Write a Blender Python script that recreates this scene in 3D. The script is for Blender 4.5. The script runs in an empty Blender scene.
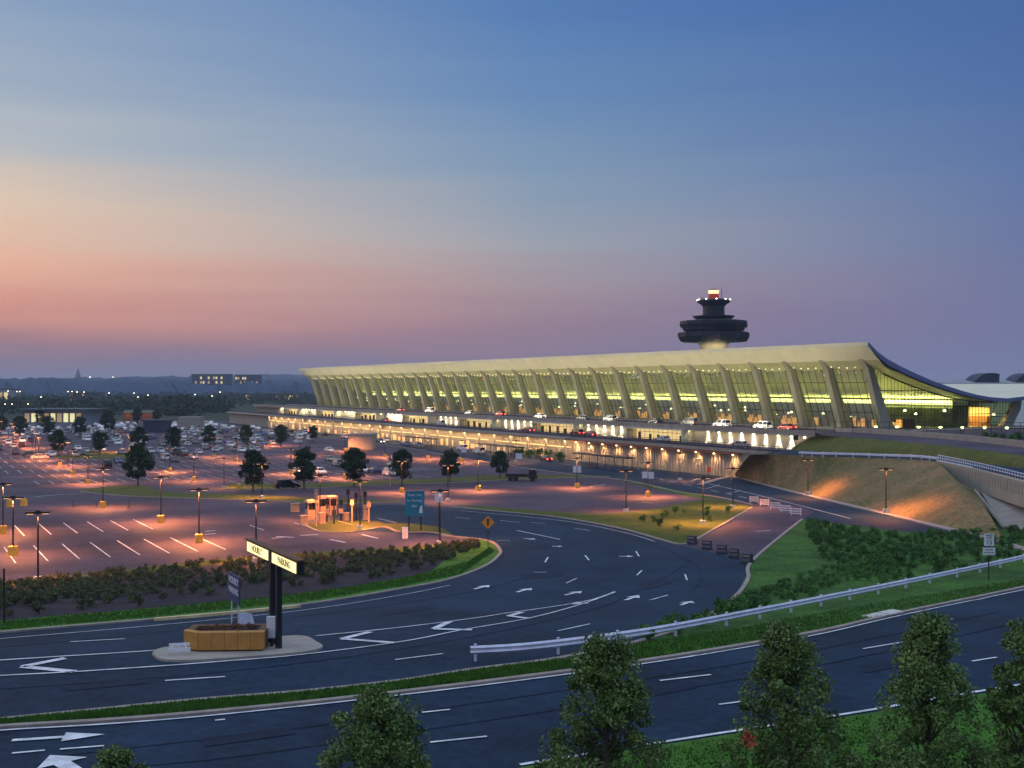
import bpy, bmesh, math, random
import numpy as np
from mathutils import Vector, Matrix
random.seed(7)
rad = math.radians
scene = bpy.context.scene
COL = scene.collection
PI = math.pi
# ------------------------------------------------------------------ survey of the place
F = 1100.0; CZ = 20.0
K = [(-400,3.6),(0,3.8),(28,4.6),(38,6.5),(55,6.5),(65,5.9),(80,4.5),(95,3.8),(145,3.0),(160,2.5),(215,.5),(235,.1),(260,0),(9000,0)]
def T(Y):
    for (a,p),(b,q) in zip(K, K[1:]):
        if Y <= b: return p+(q-p)*(Y-a)/(b-a)
    return 0.0
def G(px, py):                       # survey reading -> ground point (X, Y)
    lo, hi = 5.0, 20000.0; d = (py-387)/F
    for _ in range(50):
        m = (lo+hi)/2
        if CZ-d*m > T(m): lo = m
        else: hi = m
    return ((px-512)/F*lo, lo)
def GZ(px, py, z):                   # survey reading on a level at height z
    Y = (CZ-z)*F/(py-387); return ((px-512)/F*Y, Y)
def px_of(X, Y, z): return 512+F*X/Y, 387+F*(CZ-z)/Y
UA = rad(119.05); U = (math.cos(UA), math.sin(UA)); V = (-U[1], U[0]); W = (U[1], -U[0])
def smooth(pts, n=6):                # Catmull-Rom
    out = []
    m = len(pts)
    for i in range(m-1):
        p0 = pts[max(i-1,0)]; p1 = pts[i]; p2 = pts[i+1]; p3 = pts[min(i+2,m-1)]
        for k in range(n):
            t = k/n
            out.append(tuple(0.5*((2*b)+(-a+c)*t+(2*a-5*b+4*c-d)*t*t+(-a+3*b-3*c+d)*t**3) for a,b,c,d in zip(p0,p1,p2,p3)))
    out.append(tuple(pts[-1])); return out
def resample(pts, step):
    out = [pts[0]]
    for a, b in zip(pts, pts[1:]):
        L = math.dist(a, b); n = max(1, int(L/step))
        for k in range(1, n+1): out.append(tuple(a[j]+(b[j]-a[j])*k/n for j in range(len(a))))
    return out
# ------------------------------------------------------------------ materials
def lin(c): return tuple((x/255/12.92 if x/255 <= .04045 else ((x/255+.055)/1.055)**2.4) for x in c)
def mat(name, col, rough=.7, metal=0, var=.0, vscale=1.0, col2=None, emit=None, estr=0, bump=0, bscale=20, spec=.5, rnd=0, coord='Object', fine=0):
    m = bpy.data.materials.new(name); m.use_nodes = True
    nt = m.node_tree; b = nt.nodes['Principled BSDF']; L = nt.links
    b.inputs['Base Color'].default_value = (*col, 1); b.inputs['Roughness'].default_value = rough
    b.inputs['Metallic'].default_value = metal; b.inputs['Specular IOR Level'].default_value = spec
    tc = None
    if var or col2 or bump or rnd or fine: tc = nt.nodes.new('ShaderNodeTexCoord')
    if var or col2 or rnd or fine:
        c2 = col2 if col2 else tuple(max(0,x*(1-var)) for x in col)
        c1 = col if col2 else tuple(min(1,x*(1+var)) for x in col)
        n = nt.nodes.new('ShaderNodeTexNoise'); n.inputs['Scale'].default_value = vscale; n.inputs['Detail'].default_value = 8; n.inputs['Roughness'].default_value = .65
        L.new(tc.outputs[coord], n.inputs['Vector'])
        r = nt.nodes.new('ShaderNodeMapRange'); r.inputs[1].default_value = .35; r.inputs[2].default_value = .65
        L.new(n.outputs['Fac'], r.inputs[0])
        mx = nt.nodes.new('ShaderNodeMix'); mx.data_type = 'RGBA'
        mx.inputs[6].default_value = (*c2,1); mx.inputs[7].default_value = (*c1,1)
        L.new(r.outputs[0], mx.inputs[0]); last = mx.outputs[2]
        if fine:
            n2 = nt.nodes.new('ShaderNodeTexNoise'); n2.inputs['Scale'].default_value = vscale*17; n2.inputs['Detail'].default_value = 6
            L.new(tc.outputs[coord], n2.inputs['Vector'])
            r2 = nt.nodes.new('ShaderNodeMapRange'); r2.inputs[1].default_value=.3; r2.inputs[2].default_value=.7; r2.inputs[3].default_value = 1-fine; r2.inputs[4].default_value = 1+fine
            L.new(n2.outputs['Fac'], r2.inputs[0])
            vm = nt.nodes.new('ShaderNodeVectorMath'); vm.operation = 'SCALE'
            L.new(last, vm.inputs[0]); L.new(r2.outputs[0], vm.inputs['Scale']); last = vm.outputs[0]
        if rnd:
            oi = nt.nodes.new('ShaderNodeObjectInfo'); r3 = nt.nodes.new('ShaderNodeMapRange'); r3.inputs[3].default_value = 1-rnd; r3.inputs[4].default_value = 1+rnd
            L.new(oi.outputs['Random'], r3.inputs[0])
            vm = nt.nodes.new('ShaderNodeVectorMath'); vm.operation = 'SCALE'
            L.new(last, vm.inputs[0]); L.new(r3.outputs[0], vm.inputs['Scale']); last = vm.outputs[0]
        L.new(last, b.inputs['Base Color'])
    if bump:
        n = nt.nodes.new('ShaderNodeTexNoise'); n.inputs['Scale'].default_value = bscale; n.inputs['Detail'].default_value = 6
        L.new(tc.outputs[coord], n.inputs['Vector'])
        bp = nt.nodes.new('ShaderNodeBump'); bp.inputs['Strength'].default_value = bump; bp.inputs['Distance'].default_value = .05
        L.new(n.outputs['Fac'], bp.inputs['Height']); L.new(bp.outputs[0], b.inputs['Normal'])
    if emit:
        b.inputs['Emission Color'].default_value = (*emit,1); b.inputs['Emission Strength'].default_value = estr
    return m
M = {}
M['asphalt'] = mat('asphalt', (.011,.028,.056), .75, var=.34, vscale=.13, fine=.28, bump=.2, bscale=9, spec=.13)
M['lot'] = mat('lot_asphalt_warm_cast', (.062,.046,.068), .75, var=.4, vscale=.08, fine=.2, bump=.15, bscale=9, spec=.2)  # same asphalt as the roads, the lot lamps' warm cast mixed into its colour
M['grass'] = mat('grass', (.07,.165,.028), .9, col2=(.034,.08,.02), vscale=.22, fine=.5, bump=.8, bscale=12, spec=.1)
M['verge'] = mat('verge_grass', (.075,.21,.025), .9, col2=(.04,.10,.018), vscale=.6, fine=.3, bump=.8, bscale=12, spec=.1)
M['dry'] = mat('dry_grass', (.27,.175,.085), .95, col2=(.105,.11,.045), vscale=.12, fine=.35, bump=.9, bscale=6, spec=.1)
M['warm_grass'] = mat('warm_grass', (.10,.12,.022), .95, col2=(.05,.08,.015), vscale=.2, fine=.35, bump=.9, bscale=6, spec=.1)
M['olive'] = mat('olive_grass', (.13,.125,.035), .95, col2=(.07,.09,.022), vscale=.2, fine=.4, bump=.9, bscale=6, spec=.1)
M['mulch'] = mat('mulch', (.055,.045,.058), .95, col2=(.032,.03,.034), vscale=.5, fine=.35, bump=.8, bscale=10, spec=.1)
M['far_ground'] = mat('far_ground', (.03,.05,.03), .95, col2=(.055,.06,.04), vscale=.008, fine=.3, spec=.1)
M['blade'] = mat('grass_blade', (.085,.22,.028), .8, col2=(.05,.12,.02), vscale=1.2, spec=.1)
M['concrete'] = mat('concrete', (.33,.30,.26), .85, var=.16, vscale=.7, fine=.12, bump=.2, bscale=6)
M['kerb'] = mat('kerb_concrete', (.30,.25,.22), .85, var=.2, vscale=.8, fine=.2)
M['ribbed'] = mat('wall_concrete', (.36,.33,.27), .85, var=.1, vscale=.4, fine=.1, bump=.2)
M['column'] = mat('column_concrete', (.29,.28,.21), .8, var=.12, vscale=.3, fine=.08, bump=.15)
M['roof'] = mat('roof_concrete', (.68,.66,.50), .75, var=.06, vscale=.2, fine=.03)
M['soffit'] = mat('soffit_shaded', (.42,.42,.22), .75, var=.12, vscale=.4, fine=.08)  # darker olive than the eaves: shade behind the lip put into the colour
M['roof_edge'] = mat('roof_edge', (.12,.15,.30), .6, var=.1, vscale=.3)
M['ceiling'] = mat('ceiling', (.62,.62,.36), .8, var=.08, vscale=.15)
M['inner_dark'] = mat('inner_wall_panel', (.16,.19,.09), .7, col2=(.05,.07,.035), vscale=.35, fine=.3)
M['white'] = mat('road_paint', (.66,.68,.72), .6, var=.32, vscale=1.2, fine=.3)
M['yellow'] = mat('yellow_concrete', (.80,.46,.06), .75, var=.15, vscale=2)
M['paleyellow'] = mat('faded_yellow_paint', (.7,.55,.28), .7, var=.3, vscale=1)
M['whitebase'] = mat('pale_concrete', (.55,.52,.48), .8, var=.15, vscale=2)
M['darkmetal'] = mat('dark_metal', (.018,.018,.025), .5, metal=.3, var=.2, vscale=3)
M['galv'] = mat('galvanised_steel', (.62,.64,.78), .5, metal=.15, var=.15, vscale=1.5)
M['whitepaint'] = mat('white_paint', (.72,.73,.78), .5, var=.08, vscale=2)
M['navy'] = mat('tower_cladding', (.005,.008,.026), .45, var=.3, vscale=.4, spec=.3)
M['navysign'] = mat('navy_sign', (.02,.05,.16), .5, var=.1, vscale=2)
M['teal'] = mat('teal_sign', (.0,.20,.30), .5, var=.12, vscale=1.5)
M['orange'] = mat('orange_sign', (.85,.28,.02), .5, var=.05, vscale=2, emit=(1,.3,.02), estr=.0)
M['ochre'] = mat('ochre_panel', (.46,.22,.045), .7, var=.15, vscale=1.5)
M['brown'] = mat('brown_wood', (.14,.065,.03), .8, var=.25, vscale=2)
M['rubber'] = mat('rubber', (.012,.012,.014), .8, var=.2, vscale=5)
M['rim'] = mat('wheel_rim', (.4,.4,.42), .35, metal=.8, var=.1, vscale=5)
M['carglass'] = mat('car_glass', (.012,.016,.024), .08, spec=.8, var=.1, vscale=2)
M['headlamp'] = mat('headlamp', (.75,.75,.72), .15, var=.03, vscale=5)
M['taillamp'] = mat('taillamp', (.45,.01,.01), .25, var=.05, vscale=5)
M['tail_lit'] = mat('taillamp_lit', (.5,.01,.01), .3, emit=(1,.06,.03), estr=14)
M['head_lit'] = mat('headlamp_lit', (.8,.8,.7), .3, emit=(1,.85,.6), estr=14)
M['leaf'] = mat('leaf', (.075,.12,.03), .6, col2=(.02,.04,.012), vscale=1.4, fine=.5, rnd=.15, spec=.3)
M['leaf_young'] = mat('leaf_broad', (.17,.26,.065), .5, col2=(.04,.085,.022), vscale=1.1, fine=.55, rnd=.12, spec=.35)
M['leaf_dark'] = mat('leaf_dark', (.045,.085,.03), .7, col2=(.016,.032,.016), vscale=.6, fine=.4, rnd=.2, spec=.2)
M['leaf_shrub'] = mat('leaf_shrub', (.10,.24,.045), .7, col2=(.03,.085,.022), vscale=1.5, fine=.5, rnd=.35, spec=.2)
M['leaf_shrub2'] = mat('leaf_shrub_dull', (.16,.17,.07), .7, col2=(.035,.06,.03), vscale=1.5, fine=.5, rnd=.35, spec=.2)
M['leaf_red'] = mat('leaf_red', (.40,.08,.035), .6, var=.3, vscale=3)
M['bark'] = mat('bark', (.08,.06,.045), .9, var=.3, vscale=4, bump=.6)
M['hill'] = mat('hill_wood_hazed', (.022,.055,.11), .95, col2=(.04,.08,.14), vscale=.012, fine=.3, spec=.05)  # blue of the distance haze mixed into the wood colour
M['farwall'] = mat('far_wall', (.30,.31,.34), .8, var=.15, vscale=.05)
M['darkwall'] = mat('dark_wall', (.03,.04,.085), .7, var=.2, vscale=.2)
M['greyroof'] = mat('grey_roof', (.05,.08,.085), .8, var=.2, vscale=.1)
M['canopy'] = mat('canopy', (.35,.10,.05), .6, var=.15, vscale=.6)
M['barrel'] = mat('dark_barrier', (.035,.035,.055), .6, var=.2, vscale=2)
M['boothpaint'] = mat('booth_paint', (.50,.32,.22), .6, var=.15, vscale=1.5)
def emis(name, col, s): return mat(name, tuple(min(1,c) for c in col), .5, emit=col, estr=s)
M['glow_band'] = emis('strip_light', (1,.96,.62), 1.5)
M['glow_orange'] = emis('counter_light', (1,.45,.12), 1.1)
M['glow_warm'] = emis('warm_window', (1,.74,.32), .62)
M['glow_low'] = emis('underpass_glow', (1,.62,.25), .5)  # glow for the panels standing in for light streaks on the lower road
M['glow_green'] = emis('green_lamp', (.8,1,.35), 5)
M['lamp_on'] = emis('lamp_lens', (1,.45,.16), 2.5)
M['wall_lamp_on'] = emis('wall_lamp_lens', (1,.6,.28), 9)
M['lamp_far'] = emis('distant_lamp', (1,.8,.5), 6)
M['lamp_white'] = emis('white_lamp', (1,.9,.65), 5)
M['sign_lit'] = emis('backlit_panel', (1,.83,.38), 1.15)
M['sign_ink'] = mat('sign_ink', (.05,.05,.03), .6, var=.05, vscale=2)
M['beacon'] = emis('beacon', (1,.80,.42), .95)
M['redneck'] = mat('red_drum', (.22,.02,.02), .6, emit=(1,.07,.03), estr=.18)
def glass(name, tint, gloss=.12):
    m = bpy.data.materials.new(name); m.use_nodes = True; nt = m.node_tree; nt.nodes.clear(); L = nt.links
    o = nt.nodes.new('ShaderNodeOutputMaterial'); t = nt.nodes.new('ShaderNodeBsdfTransparent'); g = nt.nodes.new('ShaderNodeBsdfGlossy')
    t.inputs[0].default_value = (*tint,1); g.inputs['Roughness'].default_value = .05; g.inputs[0].default_value = (.8,.85,.9,1)
    f = nt.nodes.new('ShaderNodeFresnel'); f.inputs[0].default_value = 1.45
    mm = nt.nodes.new('ShaderNodeMath'); mm.operation = 'MULTIPLY'; mm.inputs[1].default_value = gloss*5
    mx = nt.nodes.new('ShaderNodeMixShader'); L.new(f.outputs[0], mm.inputs[0]); L.new(mm.outputs[0], mx.inputs[0]); L.new(t.outputs[0], mx.inputs[1]); L.new(g.outputs[0], mx.inputs[2]); L.new(mx.outputs[0], o.inputs[0])
    return m
M['glass'] = glass('terminal_glass', (.80,.88,.62))
PAINTS = {'white':(.85,.86,.88),'silver':(.45,.47,.50),'grey':(.16,.17,.19),'black':(.015,.015,.02),'red':(.30,.02,.02),'blue':(.03,.07,.22),'beige':(.45,.38,.27)}
for k, c in PAINTS.items(): M['paint_'+k] = mat('car_paint_'+k, c, .3, metal=.25 if k in('silver','grey','blue') else 0, var=.04, vscale=2)
# ------------------------------------------------------------------ mesh helpers
class MB:
    def __init__(s): s.v = []; s.f = []
    def add(s, vs, fs):
        n = len(s.v); s.v += [tuple(v) for v in vs]; s.f += [tuple(i+n for i in f) for f in fs]; return s
    def box(s, x0, x1, y0, y1, z0, z1):
        return s.add([(x0,y0,z0),(x1,y0,z0),(x1,y1,z0),(x0,y1,z0),(x0,y0,z1),(x1,y0,z1),(x1,y1,z1),(x0,y1,z1)],
            [(3,2,1,0),(4,5,6,7),(0,1,5,4),(1,2,6,5),(2,3,7,6),(3,0,4,7)])
    def frustum(s, a, b, z0, z1):      # a, b = (x0,x1,y0,y1)
        x0,x1,y0,y1 = a; X0,X1,Y0,Y1 = b
        return s.add([(x0,y0,z0),(x1,y0,z0),(x1,y1,z0),(x0,y1,z0),(X0,Y0,z1),(X1,Y0,z1),(X1,Y1,z1),(X0,Y1,z1)],
            [(3,2,1,0),(4,5,6,7),(0,1,5,4),(1,2,6,5),(2,3,7,6),(3,0,4,7)])
    def bar(s, p, q, r, n=6, r2=None):
        p = Vector(p); q = Vector(q); d = (q-p).normalized(); r2 = r if r2 is None else r2
        a = d.orthogonal().normalized(); b = d.cross(a); vs = []
        for c, rr in ((p,r),(q,r2)):
            for k in range(n):
                t = 2*PI*(k+.5)/n; vs.append(c+(a*math.cos(t)+b*math.sin(t))*rr)
        return s.add(vs, [(k,(k+1)%n,n+(k+1)%n,n+k) for k in range(n)]+[tuple(range(n))[::-1], tuple(range(n,2*n))])
    def lathe(s, prof, n=24, cx=0, cy=0):
        vs = []; fs = []
        for r, z in prof:
            for k in range(n): t = 2*PI*k/n; vs.append((cx+r*math.cos(t), cy+r*math.sin(t), z))
        for i in range(len(prof)-1):
            for k in range(n): fs.append((i*n+k, i*n+(k+1)%n, (i+1)*n+(k+1)%n, (i+1)*n+k))
        fs.append(tuple(range(n))[::-1]); fs.append(tuple(range((len(prof)-1)*n, len(prof)*n)))
        return s.add(vs, fs)
    def prism(s, poly, a, b, axis='x'):  # poly of 2D pts, extruded along axis a..b
        def mk(p, t): return (t,p[0],p[1]) if axis=='x' else ((p[0],t,p[1]) if axis=='y' else (p[0],p[1],t))
        n = len(poly); vs = [mk(p,a) for p in poly]+[mk(p,b) for p in poly]
        return s.add(vs, [tuple(range(n))[::-1], tuple(range(n,2*n))]+[(i,(i+1)%n,n+(i+1)%n,n+i) for i in range(n)])
    def build(s, name, m, parent=None, smooth=False, fix=True):
        me = bpy.data.meshes.new(name); me.from_pydata(s.v, [], s.f)
        if fix:
            bm = bmesh.new(); bm.from_mesh(me); bmesh.ops.recalc_face_normals(bm, faces=bm.faces); bm.to_mesh(me); bm.free()
        if smooth: me.shade_smooth()
        me.materials.append(M[m] if isinstance(m,str) else m)
        o = bpy.data.objects.new(name, me); COL.objects.link(o); o.parent = parent; return o
def tag(o, label=None, cat=None, group=None, kind=None):
    if label: o['label'] = label
    if cat: o['category'] = cat
    if group: o['group'] = group
    if kind: o['kind'] = kind
    return o
def thing(name, label, cat, loc=(0,0,0), rz=0, group=None):
    o = bpy.data.objects.new(name, None); COL.objects.link(o); o.location = loc; o.rotation_euler = (0,0,rz); o.empty_display_size=.3
    return tag(o, label, cat, group)
KIDS = {}
def copy_tree(o, parent=None):
    c = o.copy(); COL.objects.link(c)
    if parent: c.parent = parent
    for ch in list(o.children): copy_tree(ch, c)
    return c
def clone(root, loc, rz, label=None, group=None, scale=None):
    c = copy_tree(root); c.location = loc; c.rotation_euler = (0,0,rz)
    if label: c['label'] = label
    if group: c['group'] = group
    if scale: c.scale = (scale,)*3 if not isinstance(scale, tuple) else scale
    return c
def first_or_clone(proto, used, *a, **k):
    if proto.name not in used:
        used.add(proto.name); loc, rz = a[0], a[1]
        proto.location = loc; proto.rotation_euler = (0,0,rz)
        if k.get('label'): proto['label'] = k['label']
        if k.get('group'): proto['group'] = k['group']
        sc = k.get('scale')
        if sc: proto.scale = (sc,)*3 if not isinstance(sc, tuple) else sc
        return proto
    return clone(proto, *a, **k)
USED = set()
# draped flat surface on terrain
def drape(name, pts, m, off, label=None, kind='structure', cat=None, world=False):
    w = pts if world else [G(*p) for p in pts]
    bm = bmesh.new()
    if isinstance(w[0][0], (int,float)): w = [w]
    for loop in w:
        vs = [bm.verts.new((p[0],p[1],0)) for p in loop]; f = bm.faces.new(vs)
    bm.normal_update()
    for f in bm.faces:
        if f.normal.z < 0: f.normal_flip()
    bmesh.ops.triangulate(bm, faces=bm.faces[:])
    for (y,_) in K[1:-1]:
        g = bm.verts[:]+bm.edges[:]+bm.faces[:]
        bmesh.ops.bisect_plane(bm, geom=g, plane_co=(0,y,0), plane_no=(0,1,0), dist=1e-5)
    for v in bm.verts: v.co.z = T(v.co.y)+off
    me = bpy.data.meshes.new(name); bm.to_mesh(me); bm.free(); me.materials.append(M[m])
    o = bpy.data.objects.new(name, me); COL.objects.link(o); tag(o, label, cat, None, kind); return o
def offset_line(w, r):
    L = []; R = []
    for i, p in enumerate(w):
        a = w[max(i-1,0)]; b = w[min(i+1,len(w)-1)]; dx, dy = b[0]-a[0], b[1]-a[1]; l = math.hypot(dx,dy) or 1
        L.append((p[0]-dy/l*r, p[1]+dx/l*r)); R.append((p[0]+dy/l*r, p[1]-dx/l*r))
    return L, R
def wline(px, n=6): return resample([G(*p) for p in smooth(px, n)], 2.0)
def kerb(px, wd=.32, h=.15, world=False, mb=None, zf=None):
    w = px if world else wline(px)
    L, R = offset_line(w, wd/2); mb = mb or MB(); n = len(w); vs = []
    for i in range(n):
        z = zf(i) if zf else T(w[i][1])
        vs += [(*L[i], z-.05), (*L[i], z+h), (*R[i], z+h), (*R[i], z-.05)]
    fs = []
    for i in range(n-1):
        a = 4*i; b = a+4
        fs += [(a,a+1,b+1,b),(a+1,a+2,b+2,b+1),(a+2,a+3,b+3,b+2)]
    fs += [(0,3,2,1),(4*n-4,4*n-3,4*n-2,4*n-1)]
    return mb.add(vs, fs)
def stripe_loops(px, wd):
    w = wline(px); L, R = offset_line(w, wd/2)
    return [[L[i], L[i+1], R[i+1], R[i]] for i in range(len(w)-1)]
# ------------------------------------------------------------------ foliage
def leaf_cloud(n, fn, size, seed, squash=1.0):
    rs = np.random.RandomState(seed); mb = MB()
    P = np.array([fn(rs) for _ in range(n)])
    A = rs.normal(size=(n,3)); A /= np.linalg.norm(A,axis=1)[:,None]
    B = rs.normal(size=(n,3)); B -= (A*B).sum(1)[:,None]*A; B /= np.linalg.norm(B,axis=1)[:,None]
    S = size*(.6+.8*rs.rand(n))[:,None]
    v = np.stack([P-A*S, P+B*S*.55, P+A*S, P-B*S*.55], 1).reshape(-1,3)
    mb.v = [tuple(x) for x in v.tolist()]; mb.f = [(4*i,4*i+1,4*i+2,4*i+3) for i in range(n)]
    return mb
def clumpy(cents):
    def fn(rs):
        c = cents[rs.randint(len(cents))]
        d = rs.normal(size=3); d /= np.linalg.norm(d); r = c[3]*rs.rand()**.45
        return (c[0]+d[0]*r, c[1]+d[1]*r, c[2]+d[2]*r*.85)
    return fn
def crown_clumps(seed, h0, h1, rfun, n, cr):
    rs = np.random.RandomState(seed); out = []
    for _ in range(n):
        t = rs.rand(); a = rs.rand()*2*PI; R = rfun(t)*(rs.rand()**.5)
        out.append((R*math.cos(a), R*math.sin(a), h0+(h1-h0)*t, cr*(.55+.8*rs.rand())))
    return out
def make_tree(name, label, cat, H, R, trunk_h, nleaf, leaf, leafmat, seed, shape='round', group=None, nc=45, red=None):
    t = thing(name, label, cat, (0,0,0), 0, group)
    if shape == 'cone': rf = lambda q: R*(1-.80*q**1.25)*(1 if q > .06 else .85)
    else: rf = lambda q: R*math.sin(PI*min(.97,max(.06,(q*.88+.1))))**.6*.85
    cl = crown_clumps(seed, trunk_h, H-R*.12, rf, nc, R*(.17 if shape=='cone' else .25))
    leaf_cloud(nleaf, clumpy(cl), leaf, seed).build('crown', leafmat, t, fix=False)
    rs = random.Random(seed); tr = MB(); tr.bar((0,0,-.3),(0,0,H*.55), R*.055, 8, R*.03); tr.bar((0,0,H*.55),(rs.uniform(-.1,.1),0,H*.9), R*.03, 6, R*.008)
    for c in cl[:(60 if shape=='cone' else 14)]:
        z0 = max(trunk_h*.8, c[2]-R*.5-rs.random()*.5); tr.bar((0,0,min(z0,H*.8)), c[:3], R*.02, 5, R*.006)
    tr.build('trunk', 'bark', t)
    if red: leaf_cloud(90, clumpy([red]), leaf, seed+5).build('crown_patch', 'leaf_red', t, fix=False)
    return t
def make_shrub(seed, m, flat=1.0):
    t = thing('shrub', 'x', 'shrub')
    cl = crown_clumps(seed, .22, .85*flat, lambda q: .42*(1-.4*q), 9, .27)
    leaf_cloud(420, clumpy(cl), .075, seed).build('foliage', m, t, fix=False)
    st = MB()
    for c in cl[:5]: st.bar((0,0,-.05), (c[0],c[1],c[2]), .015, 4, .006)
    st.build('stems', 'bark', t); return t
# ================================================================== WORLD
wd = bpy.data.worlds.new("World"); scene.world = wd; wd.use_nodes = True
nt = wd.node_tree; nt.nodes.clear(); L = nt.links
out = nt.nodes.new('ShaderNodeOutputWorld'); bg = nt.nodes.new('ShaderNodeBackground'); L.new(bg.outputs[0], out.inputs[0])
tc = nt.nodes.new('ShaderNodeTexCoord'); sp = nt.nodes.new('ShaderNodeSeparateXYZ'); L.new(tc.outputs['Generated'], sp.inputs[0])
def mth(op, a, b=None, clamp=False):
    n = nt.nodes.new('ShaderNodeMath'); n.operation = op; n.use_clamp = clamp
    for i, x in enumerate((a,b)):
        if x is None: continue
        if isinstance(x,(int,float)): n.inputs[i].default_value = x
        else: L.new(x, n.inputs[i])
    return n.outputs[0]
elev = mth('MULTIPLY', mth('ARCSINE', sp.outputs[2]), 180/PI)
# soft streaks of cloud low in the west
mp = nt.nodes.new('ShaderNodeMapping'); mp.inputs['Scale'].default_value = (2.2,2.2,26); L.new(tc.outputs['Generated'], mp.inputs[0])
nz = nt.nodes.new('ShaderNodeTexNoise'); nz.inputs['Scale'].default_value = 1.6; nz.inputs['Detail'].default_value = 5; L.new(mp.outputs[0], nz.inputs['Vector'])
elev2 = mth('ADD', elev, mth('MULTIPLY', mth('SUBTRACT', nz.outputs['Fac'], .5), 3.0))
fac = mth('DIVIDE', mth('ADD', elev2, 2.0), 42.0, True)
hyp = mth('SQRT', mth('ADD', mth('MULTIPLY', sp.outputs[0], sp.outputs[0]), mth('ADD', mth('MULTIPLY', sp.outputs[1], sp.outputs[1]), 1e-5)))
az = mth('DIVIDE', sp.outputs[0], hyp)
def ramp(stops):
    r = nt.nodes.new('ShaderNodeValToRGB'); e = r.color_ramp.elements; r.color_ramp.interpolation = 'EASE' if False else 'LINEAR'
    stops = [((d+2)/42, c) for d, c in stops]
    e[0].position = stops[0][0]; e[0].color = (*lin(stops[0][1]),1); e[1].position = stops[-1][0]; e[1].color = (*lin(stops[-1][1]),1)
    for p, c in stops[1:-1]: q = e.new(p); q.color = (*lin(c),1)
    L.new(fac, r.inputs[0]); return r.outputs[0]
ZEN = (186,202,230)
rl = ramp([(-2,(112,112,138)),(.3,(114,112,138)),(1.1,(122,106,126)),(2.0,(154,112,118)),(3.6,(198,136,120)),(6.0,(216,164,138)),(8.6,(206,182,160)),(12.0,(164,170,176)),(15.5,(138,154,174)),(19.5,(118,142,172)),(40,ZEN)])
rc = ramp([(-2,(104,108,138)),(.5,(108,108,138)),(1.8,(124,108,130)),(3.0,(136,112,128)),(5,(148,130,138)),(7.5,(142,146,156)),(11,(116,138,162)),(15,(92,124,164)),(19.5,(72,109,161)),(40,ZEN)])
rr = ramp([(-2,(100,106,146)),(.6,(102,107,147)),(3,(98,104,142)),(6,(94,104,142)),(10,(80,104,148)),(15,(66,96,146)),(19.5,(58,89,144)),(40,ZEN)])
def mix(f, a, b):
    n = nt.nodes.new('ShaderNodeMix'); n.data_type = 'RGBA'
    L.new(f, n.inputs[0]); L.new(a, n.inputs[6]); L.new(b, n.inputs[7]); return n.outputs[2]
f1 = mth('DIVIDE', mth('ADD', az, .46), .48, True); f2 = mth('DIVIDE', mth('ADD', az, -.02), .42, True)
col = mix(f2, mix(f1, rl, rc), rr)
L.new(col, bg.inputs[0]); bg.inputs[1].default_value = 1.12
sky = nt.nodes.new('ShaderNodeTexSky'); sky.sky_type = 'NISHITA'; sky.sun_disc = False; sky.sun_elevation = rad(1.0); sky.sun_rotation = rad(-60)
bg2 = nt.nodes.new('ShaderNodeBackground'); L.new(sky.outputs[0], bg2.inputs[0]); bg2.inputs[1].default_value = .006
ad = nt.nodes.new('ShaderNodeAddShader'); L.new(bg.outputs[0], ad.inputs[0]); L.new(bg2.outputs[0], ad.inputs[1]); L.new(ad.outputs[0], out.inputs[0])
sl = bpy.data.lights.new('sun', 'SUN'); sl.energy = .25; sl.angle = rad(25); sl.color = (1,.62,.45)
so = bpy.data.objects.new('sun', sl); COL.objects.link(so); so.rotation_euler = (rad(80), 0, rad(-60-180+180+ -0)); 
so.rotation_euler = Vector((.86,-.5,-.14)).to_track_quat('-Z','Y').to_euler()
# ================================================================== CAMERA
cam = bpy.data.cameras.new('camera'); cam.lens = 36*F/1024; cam.sensor_width = 36; cam.shift_y = 3/1024; cam.clip_end = 20000; cam.clip_start = .5
co = bpy.data.objects.new('camera', cam); COL.objects.link(co); co.location = (0,0,CZ); co.rotation_euler = (rad(90),0,0); scene.camera = co
scene.view_settings.view_transform = 'Standard'; scene.view_settings.look = 'None'; scene.view_settings.exposure = 0.18; scene.view_settings.gamma = 1
# ================================================================== GROUND
mb = MB(); xs = [-9000,-3000,-1000,-400,-150,0,150,400,1000,3000,9000]; ys = [k[0] for k in K[:-1]]+[700,1500,2600,10000]
vs = [(x,y,T(y)) for y in ys for x in xs]; n = len(xs)
mb.add(vs, [(j*n+i, j*n+i+1, (j+1)*n+i+1, (j+1)*n+i) for j in range(len(ys)-1) for i in range(n-1)])
tag(mb.build('ground', 'grass', fix=False), kind='structure')
drape('field', [(-3000,640),(1500,640),(6000,8000),(-8000,8000)], 'far_ground', .03, world=True)
# parking lot pavement (lies under every island)
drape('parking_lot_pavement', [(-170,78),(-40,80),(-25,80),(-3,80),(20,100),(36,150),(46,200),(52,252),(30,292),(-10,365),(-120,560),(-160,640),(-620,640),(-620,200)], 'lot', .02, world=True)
# the curving road
up_edge = smooth([(330,512),(380,505),(440,507),(500,511),(560,517),(620,528),(660,539),(690,548)])
rt_edge = smooth([(752,562),(748,580),(735,598),(705,619),(650,640),(560,660),(470,672),(400,683),(300,694),(200,702),(100,712),(0,722),(-150,738)])
lo_edge = smooth([(-150,652),(0,634),(150,621),(300,606),(400,590),(450,580),(485,567),(500,554),(497,546),(470,538),(410,534),(350,530),(330,526)])
drape('curved_road', up_edge+rt_edge+lo_edge, 'asphalt', .035)
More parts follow.
